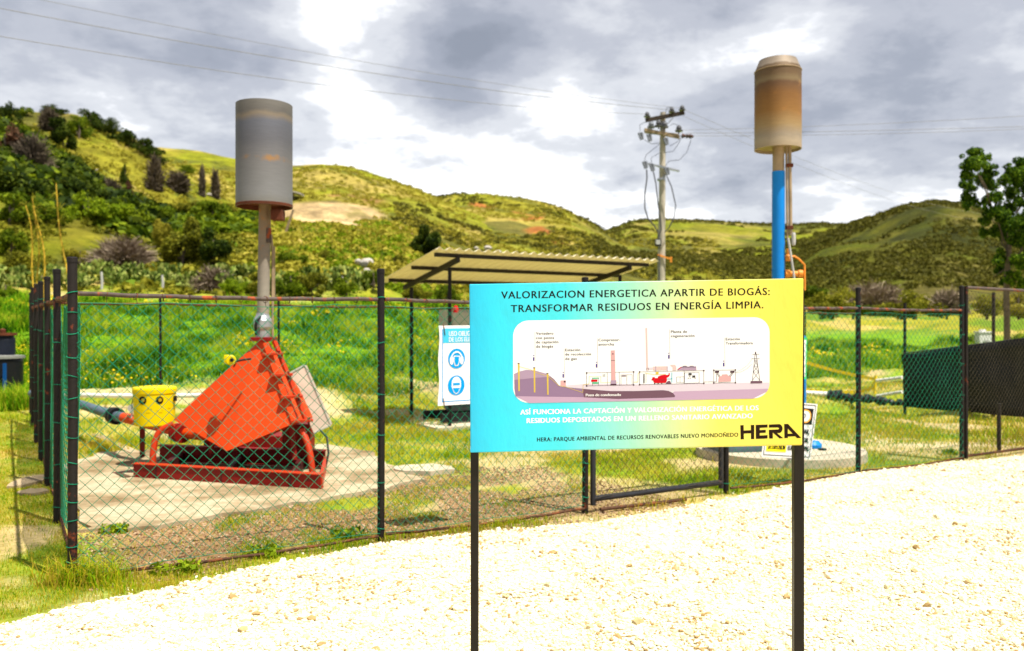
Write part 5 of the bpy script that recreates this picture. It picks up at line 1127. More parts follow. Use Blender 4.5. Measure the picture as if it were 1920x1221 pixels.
tag(g.build('shelter_slab', M['concrete'], None, sp_(2, 1, 0)), 'pale concrete slab under the corrugated shelter', 'slab')
cb_ = thing('electric_cabinet', 'grey electric cabinet with red lamp under the shelter', 'cabinet', sp_(1.0, 1.5, .07))
g = MB(); g.box(sp_(1.32, 1.5, 1.45), E * .42, NN * .22, up * .46); g.build('body', M['greybox'], cb_, bevel=.01)
g = MB(); g.box(sp_(1.32, 1.27, 1.45), E * .38, NN * .012, up * .42); g.build('door', M['greybox'], cb_, bevel=.006)
g = MB()
for e_ in (1.0, 1.64): g.bar(sp_(e_, 1.5, .07), sp_(e_, 1.5, 1.0), .05, .05)
g.build('stand', M['blackcap'], cb_)
M['lampred'] = paint('red_lamp', (.5, .01, .015), .1, 5, .3, bmp=0)
g = MB(); g.lathe(P(854.5, 580, 13.0), [(0, -.05), (.04, -.05), (.045, 0), (.03, .05), (0, .06)], 14); g.tube([P(854.5, 583, 13.0), P(848, 583, 13.15)], .012, 6)
tag(g.build('alarm_lamp', M['lampred'], None, P(854.5, 580, 13.0)), 'small red alarm lamp on the front shelter post', 'lamp')
sk = thing('blower_skid', 'low dark blower skid standing on the shelter slab', 'machine', sp_(1.2, 1.0, .07))
g = MB(); g.bar(sp_(.45, .7, .16), sp_(2.6, .7, .16), .08, .14); g.bar(sp_(.45, 1.35, .16), sp_(2.6, 1.35, .16), .08, .14); g.build('base_frame', M['blackcap'], sk)
g = MB(); g.lathe(sp_(.7, 1.0, .42), [(0, 0), (.16, 0), (.19, .04), (.19, .5), (.16, .55), (0, .55)], 22, 0, E); g.build('motor', M['bluegrey'], sk)
g = MB(); g.lathe(sp_(1.4, 1.0, .45), [(0, 0), (.28, 0), (.28, .2), (0, .2)], 26, 0, E); g.tube([sp_(1.5, 1.0, .6), sp_(1.5, 1.0, 1.0), sp_(1.9, 1.0, 1.05)], .07, 10); g.build('fan_housing', M['greybox'], sk)

# ------------------------------------------------------------------ right side: shade netting, rails, tape
nw = thing('shade_netting', 'black shade netting screen stretched along the right side', 'netting', (7.83, 17, 0))
p0, p1 = Vector((7.83, 17.0, 0)), Vector((7.83, 17.0, 0)) - NN * 6.6
M['net'] = paint('shade_net', (.005, .007, .009), .45, 2.2, .55, bmp=.5)
g = MB(); nI, nJ = 40, 8; vs = []
for j in range(nJ + 1):
    for i in range(nI + 1):
        f = i / nI; q = p0.lerp(p1, f); zt_ = 1.065 + .33 * min(1, f / .36) + .1 * f; zb_ = .02
        vs.append(q + E * (.03 * math.sin(i * .9 + j * .5) + .02 * math.sin(j * 1.3)) + up * (zb_ + (zt_ - zb_) * j / nJ))
g.add(vs, [(j * (nI + 1) + i, j * (nI + 1) + i + 1, (j + 1) * (nI + 1) + i + 1, (j + 1) * (nI + 1) + i) for j in range(nJ) for i in range(nI)], 0, True)
net = g.build('net_sheet', M['net'], nw); sd = net.modifiers.new('thickness', 'SOLIDIFY'); sd.thickness = .004
g = MB(); g.tube([p0 + up * 1.09 + E * .03, p0.lerp(p1, .36) + up * 1.42 + E * .03, p1 + up * 1.52 + E * .03], .012, 8); g.build('top_wire', M['cable'], nw)
for f in (0, .27, .52, .78):
    q = p0.lerp(p1, f) + E * .08; g = MB(); g.tube([q - up * .2, q + up * (2.25 if f else 2.1)], .03, 10); g.build('post', M['post'], nw, q)
g = MB(); q = P(1873, 842, 11.0); g.tube([Vector((q.x, q.y, -.1)), Vector((q.x, q.y, .62))], .026, 10)
tag(g.build('short_post', M['post'], None, (q.x, q.y, 0)), 'short thin black post standing behind the tall gate', 'post')
hr = thing('handrail', 'white pipe handrail beside the black netting', 'railing', P(1645, 730, 18))
for ya, yb in ((714, 708), (743, 735)):
    g = MB(); g.tube([P(1644, ya, 18.0), P(1692, yb, 17.4)], .035, 8); g.build('rail', M['pvc'], hr)
g = MB(); g.tube([P(1642, 704, 18.1), P(1640, 738, 18.1)], .03, 8); g.build('upright', M['tape'], hr)
tp_ = thing('barrier_tape', 'yellow barrier tape strung from the banner side to the white handrail', 'tape', P(1580, 695, 18))
def tape(pts):
    mb = MB(); n_ = len(pts)
    for (x, y, yy) in pts: pass
    v = [P(x, y, yy) for x, y, yy in pts]; mb.add([q + up * .035 for q in v] + [q - up * .035 for q in v] + [q + up * .035 + Vector((0, .004, 0)) for q in v] + [q - up * .035 + Vector((0, .004, 0)) for q in v],
        [(i, i + 1, n_ + i + 1, n_ + i) for i in range(n_ - 1)] + [(2 * n_ + i + 1, 2 * n_ + i, 3 * n_ + i, 3 * n_ + i + 1) for i in range(n_ - 1)]); return mb
tape([(1440, 662, 19), (1515, 681, 18.8), (1560, 694, 18.6), (1600, 703, 18.4), (1640, 711, 18.2)]).build('tape_strip', M['tape'], tp_)
tape([(1440, 722, 18.6), (1510, 731, 18.6), (1560, 737, 18.5), (1610, 735, 18.4), (1640, 727, 18.2)]).build('tape_strip', M['tape'], tp_)
g = MB(); g.tube([P(1420, 735, 18.3), P(1500, 737, 18.2), P(1562, 740, 18)], .06, 10)
tag(g.build('drain_pipe', M['pvc'], None, P(1500, 737, 18)), 'white plastic drain pipe on the grass feeding the black tarp', 'pipe')
g = MB(); pr2 = random.Random(11); pts = []; rr_ = []
for i in range(40): f = i / 39; pts.append(P(1556 + 136 * f, 742 + 14 * f + pr2.uniform(-3.5, 3.5) * (1 - .5 * f), 17.8 - 1.2 * f + pr2.uniform(-.05, .05))); rr_.append((.10 - .045 * f) * pr2.uniform(.6, 1.35))
g.tube(pts, rr_, 7, 0, True, False)
tag(g.build('rolled_tarp', M['tarp'], None, P(1620, 748, 17.5)), 'crumpled black tarp roll lying along the grass behind the fence', 'tarp')
wp = thing('meter_pillar', 'whitewashed masonry meter pillar standing beyond the black netting', 'pillar', P(1843, 640, 36))
g = MB(); q = P(1843, 640, 36); g.box(q + up * .0, (.26, 0, 0), (0, .2, 0), (0, 0, .36)); g.build('body', M['whitewash'], wp, bevel=.02)
g = MB(); g.box(q + up * .385, (.29, 0, 0), (0, .23, 0), (0, 0, .03)); g.box(q + Vector((-.02, 0, .45)), (.1, 0, 0), (0, .1, 0), (0, 0, .05)); g.build('cap', M['whitewash'], wp, bevel=.01)
g = MB(); g.box(q + Vector((.03, -.203, -.1)), (.09, 0, 0), (0, .008, 0), (0, 0, .15)); g.build('meter_door', M['greybox'], wp)
# tank at the left edge
tw = thing('black_tank', 'black plastic tank with blue stripe and flanged neck at the left edge', 'tank', G(10, 748, .1))
YT = 16.3; kt = YT / F; q = Vector((P(-2, 0, YT).x, YT, 0)); zt2 = lambda y: P(0, y, YT).z
g = MB(); zb_ = zt2(750); ztt = zt2(672); rr_ = 40 * kt
g.lathe(Vector((q.x, q.y, zb_)), [(0, 0), (rr_ * .92, 0), (rr_, .06), (rr_, (ztt - zb_) * .93), (rr_ * .95, ztt - zb_), (0, ztt - zb_)], 36); g.build('shell', M['black'], tw)
g = MB(); g.lathe(Vector((q.x, q.y, ztt)), [(0, 0), (43 * kt, 0), (43 * kt, .05), (20 * kt, .07), (0, .07)], 36); g.build('lid_plate', M['lidgrey'], tw)
g = MB(); xs_ = P(8, 0, YT - rr_ - .005).x; g.bar((xs_, YT - rr_ * .985, zb_ + .03), (xs_, YT - rr_ * .985, ztt - .08), .05, .04); g.build('blue_stripe', M['stripe'], tw)
q2 = Vector((P(8, 0, YT).x, YT, 0)); g = MB(); g.lathe(q2 + up * (ztt + .06), [(.19, 0), (.19, .3), (.165, .36), (.165, .40)], 26); g.build('neck', M['navy'], tw)
g = MB(); g.lathe(q2 + up * (ztt + .44), [(0, 0), (.22, 0), (.22, .05), (0, .05)], 26); g.lathe(q2 + up * (ztt + .49) + Vector((.0, -.05, 0)), [(.05, 0), (.055, .06), (0, .09)], 12); g.build('flange', M['shroudrust'], tw)

# ------------------------------------------------------------------ utility pole and lines
YP = 27.5; upo = thing('utility_pole', 'concrete utility pole with timber crossarms behind the shelter', 'utility pole', (P(1240, 0, YP).x, YP, 0))
U = lambda x, y, dy=0: P(x, y, YP + dy)
g = MB(); g.tube([Vector((U(1238, 0).x, YP, -.3)), U(1243, 211)], [.150, .085], 18); g.build('pole_shaft', M['pole'], upo)
def arm(name, a, b, wx, wz, mat): g = MB(); g.bar(a, b, wx, wz); return g.build(name, mat, upo, a)
arm('crossarm', U(1210.5, 226, -.16), U(1283, 211.5, -.16), .10, .12, M['wood'])
arm('crossarm', U(1208, 243.5, -.17), U(1274, 257.5, -.17), .10, .10, M['timber']); arm('crossarm', U(1209, 246.5, .18), U(1272, 254.5, .18), .10, .10, M['timber'])
arm('fuse_arm', U(1215, 307, -.15), U(1274, 321, -.15), .06, .06, M['galv'])
for p_, q_ in (((1254, 317), (1243, 337)), ((1240, 336), (1252, 322))): arm('brace', U(*p_, -.12), U(*q_, -.12), .035, .035, M['galv'])
arm('brace', U(1228, 222, -.12), U(1243, 243, -.12), .03, .03, M['galv']); arm('brace', U(1262, 221, -.12), U(1245, 240, -.12), .03, .03, M['galv'])
g = MB(); g.tube([U(1240, 335), U(1240, 339)], .135, 16); g.build('band', M['galv'], upo)
def insul(x, y, s=1.0, mat='porcelain', dy=-.16, ax=(0, 0, 1)):
    g = MB(); g.lathe(U(x, y, dy), [(.02, -.06 * s), (.02, 0), (.10 * s, .0), (.11 * s, .04 * s), (.05 * s, .06 * s), (.08 * s, .09 * s), (.06 * s, .14 * s), (.03 * s, .17 * s), (0, .18 * s)], 12, 0, ax); g.build('insulator', M[mat], upo)
for x, y in ((1213.5, 220), (1259.5, 211), (1279, 207.5)): insul(x, y)
for x, y in ((1221, 240), (1235, 238), (1246, 240), (1273, 247)): insul(x, y, 1.2, 'fuse' if x == 1221 else 'porcelain', -.17)
for x, y in ((1279, 255), (1287, 255.5), (1293, 256)): insul(x, y, .75, 'rail' if 'rail' in M else 'porcelain', -.1, (1, 0, 0))
def fuse(x, y):
    g = MB(); g.tube([U(x - 2.5, y - 6, -.3), U(x + 2, y + 6, -.34)], .035, 8); g.tube([U(x + 2.5, y - 7, -.24), U(x + 4, y + 5, -.24)], .055, 10); g.bar(U(x - 3, y - 6, -.3), U(x + 3, y - 7, -.25), .04, .03); g.bar(U(x + 1, y + 6, -.33), U(x + 5, y + 5, -.25), .04, .03); g.build('fuse_cutout', M['fuse'], upo)
for x, y in ((1200, 256), (1216, 259), (1247, 266), (1208, 310), (1221, 315), (1249, 322)): fuse(x, y)
def drop(pts, r): g = MB(); g.tube([U(x, y, -.3) for x, y in pts], r, 6); g.build('drop_cable', M['cable'], upo)
drop([(1212.5, 318), (1213, 335), (1209, 365), (1209, 390), (1215, 410), (1228, 425), (1234, 436), (1234, 460)], .022)
drop([(1225, 322), (1230, 345), (1233, 375), (1238, 410), (1240, 430), (1235, 445)], .020)
drop([(1250, 330), (1259, 350), (1267, 385), (1264, 408), (1254, 428), (1246, 436)], .018)
for pts in ([(1208, 302), (1212, 290), (1230, 276), (1236, 270)], [(1222, 308), (1221, 296), (1235, 288), (1262, 284), (1273, 268), (1278, 258)], [(1248, 312), (1254, 302), (1274, 300), (1288, 285), (1296, 262)], [(1200, 246), (1200, 234), (1210, 229)],
            [(1208, 262), (1222, 270), (1237, 268)], [(1256, 274), (1270, 266), (1276, 258)], [(1246, 222), (1250, 202), (1262, 201)], [(1256, 236), (1262, 232), (1270, 234), (1272, 242)]): drop(pts, .009)
fl_ = thing('flood_light', 'square black flood light clamped to the utility pole', 'flood light', U(1234, 455, -.3))
g = MB(); g.box(U(1234, 455, -.28), (.095, 0, 0), (0, .05, 0), (0, 0, .12)); g.build('housing', M['blackcap'], fl_, bevel=.008)
g = MB(); g.box(U(1234, 454, -.335), (.072, 0, 0), (0, .004, 0), (0, 0, .075)); g.build('lens', M['greybox'], fl_)
g = MB(); g.bar(U(1234, 465, -.2), U(1240, 465, -.05), .03, .03); g.build('bracket', M['blackcap'], fl_)
g = MB(); g.tube([U(1236, 478, -.2), U(1236, 530, -.2)], .02, 6); g.build('cable', M['cable'], fl_)
g = MB(); g.bar(U(1233, 478, -.16), U(1258, 486, -.16), .05, .05); g.box(U(1258, 487, -.16), (.03, 0, 0), (0, .02, 0), (0, 0, .09))
tag(g.build('yellow_bracket', M['orangefit'], None, U(1240, 480, -.16)), 'small yellow bracket on the utility pole above the roof', 'bracket')
def wire(pts, r, lab, sag=.0):
    v = [Vector(p) for p in pts]; q = []
    for a_, b3 in zip(v[:-1], v[1:]): q += [a_.lerp(b3, i / 16) - up * sag * 4 * (i / 16) * (1 - i / 16) for i in range(16)]
    q.append(v[-1]); g = MB(); g.tube(q, r, 5, 0, False); tag(g.build('power_line', M['line'], None, v[0]), lab, 'power line', 'power lines')
wire([U(1213.5, 214, -.16), P(-250, 25, 13.6)], .006, 'lowest of three lines running from the pole to the upper left', .30)
wire([U(1259, 206, -.16), P(-250, -33, 14.6)], .007, 'middle line running from the pole to the upper left', .26)
wire([U(1279, 203, -.16), P(-250, -70, 15.4)], .005, 'topmost line running from the pole to the upper left', .26)
wire([U(1276, 244, -.1), P(2150, 202, 25)], .006, 'topmost line running level from the pole to the right', .10)
wire([U(1290, 250, -.1), P(2150, 229, 25)], .007, 'middle line running level from the pole to the right', .06)
wire([U(1297, 255, -.1), P(2150, 231, 25.5)], .006, 'lowest line running level from the pole to the right', .10)
wire([U(1283, 206, -.1), P(1840, 400, 75)], .006, 'line descending behind the tan drum towards the dark hill', .6)
wire([U(1282, 218, -.1), P(1830, 412, 75)], .006, 'lower line descending behind the tan drum towards the dark hill', .6)

# ------------------------------------------------------------------ planting and rocks
def boulder(name, lab, px, py, wpx, hpx, seed):
    b_ = hit(px, py, 20); k_ = b_.y / F; rg = np.random.default_rng(seed); g = MB()
    vs = []; n1, n2 = 14, 9
    for j in range(n2 + 1):
        for i in range(n1):
            th = math.pi * j / n2; ph = 2 * math.pi * i / n1
            d = np.array([math.sin(th) * math.cos(ph), math.sin(th) * math.sin(ph), math.cos(th)])
            q = 1 + .22 * (float(fbm(np.array([d[0] * 1.7 + seed]), np.array([d[1] * 1.7 + d[2] * 2]), 5, 3)[0]) - .5) * 2
            vs.append(b_ + Vector((d[0] * wpx * k_ / 2 * q, d[1] * wpx * k_ / 2 * q, hpx * k_ * (.42 + .5 * d[2] * q))))
    g.add(vs, [(j * n1 + i, j * n1 + (i + 1) % n1, (j + 1) * n1 + (i + 1) % n1, (j + 1) * n1 + i) for j in range(n2) for i in range(n1)], 0, False)
    tag(g.build('boulder', M['rock'], None, b_), lab, 'boulder')
boulder('boulder', 'round pale boulder resting on a darker rock on the slope', 688, 503, 25, 20, 1)
boulder('boulder', 'darker rock under the round pale boulder', 688, 522, 22, 20, 2)
boulder('boulder', 'wide flat pale boulder among the cactus left of the shelter', 628, 542, 44, 26, 3)
boulder('boulder', 'small grey rock peeping left of the round boulder', 672, 498, 14, 12, 4)
boulder('boulder', 'pale rock on the slope just above the shelter roof', 915, 470, 15, 10, 5)
boulder('boulder', 'white slab rock leaning left of the rocks above the roof', 893, 470, 9, 7, 6)
boulder('boulder', 'low grey rock right of the pale rock above the roof', 935, 476, 13, 7, 7)
boulder('boulder', 'white rock on the steep left hillside below the dark tree', 148, 318, 9, 8, 8)
boulder('boulder', 'white rock pair on the left hillside beside the brown conifer', 180, 322, 8, 6, 9)
boulder('boulder', 'white rock below the grey bare trees on the hill', 292, 360, 10, 7, 10)
boulder('boulder', 'white rock at the foot of the thin dark conifers', 392, 368, 10, 6, 11)
# left hillside trees
shrub('dark_tree', 'tall dark evergreen tree high on the left hill', 'tree', 118, 280, 62, 72, 'dark', dens=1.4)
shrub('dark_tree', 'smaller dark tree touching the right of the tall evergreen', 'tree', 148, 262, 50, 50, 'green', dens=1.0)
shrub('grey_tree', 'bare grey tree left of the tall dark evergreen', 'tree', 92, 248, 36, 42, 'grey')
shrub('conifer', 'dark green pointed conifer above a brown one', 'tree', 234, 368, 30, 56, 'dark', shape='cone')
shrub('conifer', 'red brown dead conifer below the dark pointed one', 'tree', 240, 384, 30, 42, 'brown', shape='cone')
shrub('brown_bush', 'brown bare bush left of the red brown conifer', 'bush', 206, 372, 44, 36, 'grey')
shrub('conifer', 'thin dark conifer left of a pair by the grey stack', 'tree', 379, 370, 16, 50, 'grey', shape='tall')
shrub('conifer', 'thin grey dead conifer nearest the grey stack', 'tree', 404, 374, 22, 46, 'grey', shape='tall')
shrub('bare_tree', 'bare grey tree clump on the mid slope, left one', 'tree', 290, 358, 44, 56, 'grey', shape='tall')
shrub('bare_tree', 'low bare grey clump right of the tall bare trees', 'tree', 334, 362, 46, 40, 'grey')
for i, (x, y, w_, h_, kd, lb) in enumerate((
    (20, 226, 34, 34, 'dark', 'dark bushy tree on the skyline at the far left'), (50, 214, 26, 20, 'green', 'small round green tree on the skyline left of the hedge'), (95, 212, 46, 16, 'dark', 'low dark hedge bush on the skyline top'),
    (170, 232, 50, 26, 'dark', 'dark green bush starting the hedge down the skyline'), (205, 248, 46, 28, 'dark', 'second dark bush down the skyline hedge'), (238, 266, 44, 30, 'dark', 'third dark bush in the middle of the skyline hedge'), (268, 284, 40, 28, 'dark', 'fourth dark bush down the skyline hedge'), (294, 302, 36, 26, 'dark', 'lowest dark bush ending the skyline hedge'),
    (150, 246, 44, 26, 'green', 'mid green bush just below the skyline hedge'), (350, 322, 30, 16, 'green', 'low green bush on the grass right of the hedge'))):
    shrub('hedge_bush', lb, 'bush', x, y + 5, w_ * 1.4, h_ * 1.35, kd, 'bushes along the hill skyline', .9, 'wide')
for x, y, w_, h_, kd, lb in (
    (10, 300, 60, 60, 'brown', 'dark red brown tree at the left edge of the slope'), (60, 318, 52, 50, 'grey', 'bare dark tree on the left slope beside the red brown one'), (25, 372, 84, 64, 'dark', 'broad dark green tree at the left edge'),
    (70, 376, 70, 46, 'dark', 'dark tree in the shaded band right of the broad edge tree'), (118, 372, 72, 44, 'dark', 'dark bush in the shaded band above the reed stalks'), (165, 382, 64, 40, 'dark', 'dark bush near the brown bare bush'), (20, 418, 90, 48, 'green', 'green bush under the broad dark edge tree'), (86, 418, 84, 46, 'green', 'green bush behind the yellow reed stalks'),
    (165, 412, 64, 50, 'bright', 'rounded bright green shrub left of three'), (205, 424, 62, 54, 'bright', 'rounded bright green shrub in the middle of three'), (250, 432, 62, 52, 'green', 'rounded green shrub right of three'),
    (300, 420, 70, 40, 'green', 'green bush below the bare grey tree clump'), (350, 412, 66, 40, 'olive', 'olive bush below the thin conifers'), (400, 410, 60, 36, 'green', 'green bush just left of the grey stack'), (428, 408, 44, 30, 'olive', 'olive bush half hidden by the grey stack')):
    shrub('hillside_tree', lb, 'tree', x, y + 6, w_ * 1.35, h_ * 1.35, kd, 'trees on the left slope', 1.3, ymin=30)
shrub('yellow_tree', 'tall loose yellow olive tree left of the stack pipe', 'tree', 345, 505, 90, 112, 'olive', dens=2.0, ymin=22)
shrub('yellow_tree', 'yellow green bush right of the loose olive tree', 'tree', 300, 470, 56, 70, 'yellow', dens=1.2, ymin=22)
shrub('green_tree', 'dark green tree standing behind the grey stack pipe', 'tree', 400, 500, 76, 80, 'dark', dens=1.4, ymin=22)
shrub('bare_bush', 'wide purple grey leafless bush behind the fence', 'bush', 232, 504, 112, 58, 'purple', dens=2.6, ymin=22)
shrub('bare_bush', 'small leafless bush left of the stack pipe', 'bush', 400, 546, 70, 46, 'purple', dens=1.2, ymin=22)
shrub('shelter_tree', 'dark green tree behind the left end of the shelter roof', 'tree', 800, 488, 78, 80, 'dark', dens=2.2, ymin=30)
for x, y, w_, h_, kd, lb in (
    (545, 560, 80, 66, 'green', 'green bush right of the stack pipe above the fence rail'), (585, 556, 70, 62, 'olive', 'olive bush between stack pipe and flat boulder'), (650, 556, 56, 44, 'green', 'green bush under the darker rock'), (700, 545, 60, 52, 'green', 'green bush beside the fence post near the shelter'),
    (480, 556, 60, 54, 'olive', 'olive bush directly behind the stack pipe'), (440, 556, 64, 40, 'bright', 'bright green bush left of the stack pipe'), (545, 500, 70, 36, 'green', 'low green scrub patch on the slope right of the pipe'), (610, 492, 60, 26, 'olive', 'low olive scrub patch above the flat boulder'),
    (740, 500, 50, 28, 'olive', 'olive scrub patch left of the shelter tree'), (780, 572, 60, 44, 'olive', 'olive bush seen under the shelter roof'), (840, 574, 60, 44, 'green', 'green bush seen between the shelter posts'), (60, 520, 100, 70, 'olive', 'olive thicket behind the reed stalks'), (20, 480, 80, 60, 'green', 'green bush at the left edge below the dark tree'), (150, 500, 60, 46, 'yellow', 'yellow green bush right of the reed stalks'), (10, 560, 60, 40, 'bright', 'bright green bush at the left edge behind the tank')):
    shrub('slope_bush', lb, 'bush', x, y, w_, h_, kd, 'bushes on the slope behind the yard', 1.1, ymin=20)
for x, y, w_, h_, kd, lb in (
    (1560, 592, 110, 66, 'olive', 'olive bush right of the banner above the fence'), (1640, 590, 130, 60, 'purple', 'greyish bare brush between the right fence posts'), (1715, 598, 120, 60, 'olive', 'olive scrub left of the tall gate'), (1775, 600, 80, 50, 'purple', 'bare brush behind the tall gate post'),
    (1690, 622, 90, 34, 'olive', 'low olive bush in front of the bare brush'), (1600, 622, 80, 30, 'green', 'low green bush behind the right fence'), (1850, 610, 80, 44, 'olive', 'olive bush behind the white meter pillar'), (1910, 606, 80, 54, 'yellow', 'yellow bush at the right edge behind the gate'), (1525, 570, 60, 50, 'green', 'green bush touching the right edge of the banner')):
    shrub('valley_bush', lb, 'bush', x, y, w_, h_, kd, 'bushes in the valley behind the right fence', 1.2, 'wide', ymin=38)
# prickly pear hedge
def cactus(px, py, wpx, hpx, seed, lb):
    rg = random.Random(seed); b_ = hit(px, py, 22); k_ = b_.y / F; g = MB(); W, H = wpx * k_, hpx * k_
    def pad(c, s, nrm, upv, lvl):
        nrm = nrm.normalized(); u = nrm.cross(upv).normalized(); v = u.cross(nrm); vs = [c + nrm * s * .13]
        for i in range(9): a = 2 * math.pi * i / 9; vs.append(c + u * math.cos(a) * s * .62 + v * math.sin(a) * s)
        vs.append(c - nrm * s * .13)
        g.add(vs, [(0, i + 1, (i + 1) % 9 + 1) for i in range(9)] + [(10, (i + 1) % 9 + 1, i + 1) for i in range(9)], 0, False)
        if lvl > 0:
            for _ in range(rg.choice((1, 2, 2, 3))):
                a = rg.uniform(-1.1, 1.1); d = (v * math.cos(a) + u * math.sin(a)); pad(c + d * s * 1.5 + nrm * rg.uniform(-.2, .2) * s, s * rg.uniform(.75, .95), nrm + Vector((rg.uniform(-.8, .8), rg.uniform(-.8, .8), rg.uniform(-.2, .2))), d + Vector((0, 0, .4)), lvl - 1)
    for _ in range(8):
        pad(b_ + Vector((rg.uniform(-.45, .45) * W, rg.uniform(-.3, .3) * W, H * .12)), H * .15, Vector((rg.uniform(-1, 1), rg.uniform(-1, 1), rg.uniform(-.2, .2))), Vector((rg.uniform(-.3, .3), 0, 1)), 3)
    o = g.build('prickly_pear', FOL['cactus'], None, b_); tag(o, lb, 'cactus', 'prickly pear cactus hedge')
rg_ = random.Random(4)
for i in range(34):
    x = 5 + i * 21 + rg_.uniform(-7, 7)
    if 470 < x < 520: x += 30
    cactus(x, 556 - rg_.uniform(0, 26) - (10 if x < 350 else 0), rg_.uniform(34, 50), rg_.uniform(34, 52), i, 'prickly pear cactus in the hedge behind the fenced yard')
# yellow reed stalks
def reed(px, pyt, pyb, Y, seed, lb, bend):
    rg = random.Random(seed); b_ = P(px, pyb, Y); t_ = P(px + bend, pyt, Y); b_.z = float(ground_z(np.array([b_.x]), np.array([b_.y]))[0]); r = thing('reed_stalk', lb, 'reed', b_, 'dry yellow reed stalks')
    n_ = 12; pts = [b_.lerp(t_, i / n_) + Vector((.06 * math.sin(i * .7 + seed) - bend / F * Y * .35 * math.sin(math.pi * i / n_), 0, 0)) for i in range(n_ + 1)]
    g = MB(); g.tube(pts, [.033 - .02 * i / n_ for i in range(n_ + 1)], 7); 
    for i in range(1, n_): g.tube([pts[i] - up * .012, pts[i] + up * .012], .039 - .02 * i / n_, 7)
    g.build('stalk', M['reed'], r)
    g = MB()
    for i in range(90):
        p_ = pts[rg.randrange(n_ // 2 - 1, n_ + 1)]; d = Vector((rg.uniform(-1, 1), rg.uniform(-1, 1), rg.uniform(-.2, .8))) * rg.uniform(.2, .5)
        q_ = p_ + d * .5 + up * .05; e_ = p_ + d - up * .08; s_ = d.cross(up).normalized() * .014; g.add([p_, q_ + s_, e_, q_ - s_], [(0, 1, 2, 3)])
    g.build('leaves', FOL['yellow'], r)
reed(66, 385, 560, 24, 1, 'short leaning reed stalk, left of the clump of three', -18)
reed(72, 398, 560, 24.3, 2, 'thin middle reed stalk in the clump of three', -6)
reed(84, 372, 560, 24.1, 3, 'thicker reed stalk, right of the clump of three', -20)
reed(126, 344, 560, 23, 5, 'tallest curved reed stalk beside the rusty corner post', -24)
# little wooden posts and the ruined shed on the hill
for x, y, h_, lb in ((190, 545, 34, 'grey weathered stake in front of the cactus hedge'), (76, 545, 38, 'pale weathered stake behind the side fence'), (304, 548, 30, 'thin weathered stake among the cactus left of the pipe')):
    b_ = hit(x, y, 18); k_ = b_.y / F; g = MB(); g.tube([b_ - up * .2, b_ + Vector((.03, 0, h_ * k_ * .5)), b_ + Vector((0, 0, h_ * k_))], [.06, .055, .05], 7)
    tag(g.build('wooden_stake', M['timber'] if x == 76 else M['greybox'], None, b_), lb, 'stake')
shd = hit(546, 376, 60); k_ = shd.y / F; hd = thing('hill_shed', 'small shed with pale sheet roof behind the grey drum', 'shed', shd)
g = MB(); g.box(shd + Vector((-12 * k_, 0, 5 * k_)), (14 * k_, 0, 0), (0, 14 * k_, 0), (0, 0, 7 * k_)); g.build('wall', M['brick'], hd)
g = MB(); g.box(shd + Vector((-8 * k_, 0, 17 * k_)), (30 * k_, 0, -8 * k_), (0, 18 * k_, 0), (0, 0, .8 * k_)); g.build('roof', M['roofmetal'], hd)
lp0 = hit(535, 436, 60); g = MB(); k_ = lp0.y / F; g.tube([lp0 - up * .2, lp0 + Vector((15 * k_, 0, 42 * k_))], [.12, .09], 7)
tag(g.build('leaning_pole', M['timber'], None, lp0), 'pale leaning timber pole on the slope below the shed', 'pole')
mb_ = hit(470, 432, 60); k_ = mb_.y / F; g = MB(); g.box(mb_ + Vector((0, 0, 6 * k_)), (7 * k_, 0, 0), (0, 6 * k_, 0), (0, 0, 7 * k_)); g.tube([mb_ - up * .3, mb_ + up * 2 * k_], .1, 6)
tag(g.build('hill_cistern', M['black'], None, mb_, bevel=.3), 'small dark cistern on the slope left of the stack pipe', 'cistern')
# right foreground tree
rt = thing('leafy_tree', 'leafy tree with pale trunk at the right edge behind the gate', 'tree', (P(1890, 0, 22).x, 22, -.05)); pr3 = random.Random(21); rg3 = np.random.default_rng(21)
T = lambda x, y, dy=0: P(x, y, 22 + dy)
g = MB(); tb_ = Vector((P(1886, 0, 22).x, 22, -.3))
stemtube(g, tb_, T(1888, 520), .085, .070, pr3, .015, 6); stemtube(g, T(1888, 522), T(1893, 400), .070, .045, pr3, .04, 5)
for a_, b3, r0, r1 in (((1893, 470), (1838, 330), .026, .010), ((1892, 440), (1905, 320), .04, .016), ((1860, 390), (1826, 300), .02, .008), ((1893, 480), (1860, 410), .03, .01), ((1892, 500), (1950, 420), .04, .015), ((1870, 400), (1850, 380), .02, .01), ((1890, 500), (1862, 520), .02, .008), ((1905, 400), (1940, 330), .03, .01)):
    stemtube(g, T(*a_, pr3.uniform(-.1, .1)), T(*b3, pr3.uniform(-.5, .5)), r0, r1, pr3, .06, 6)
g.build('trunk', M['bark'], rt)
bl_ = []; ks_ = 22 / F
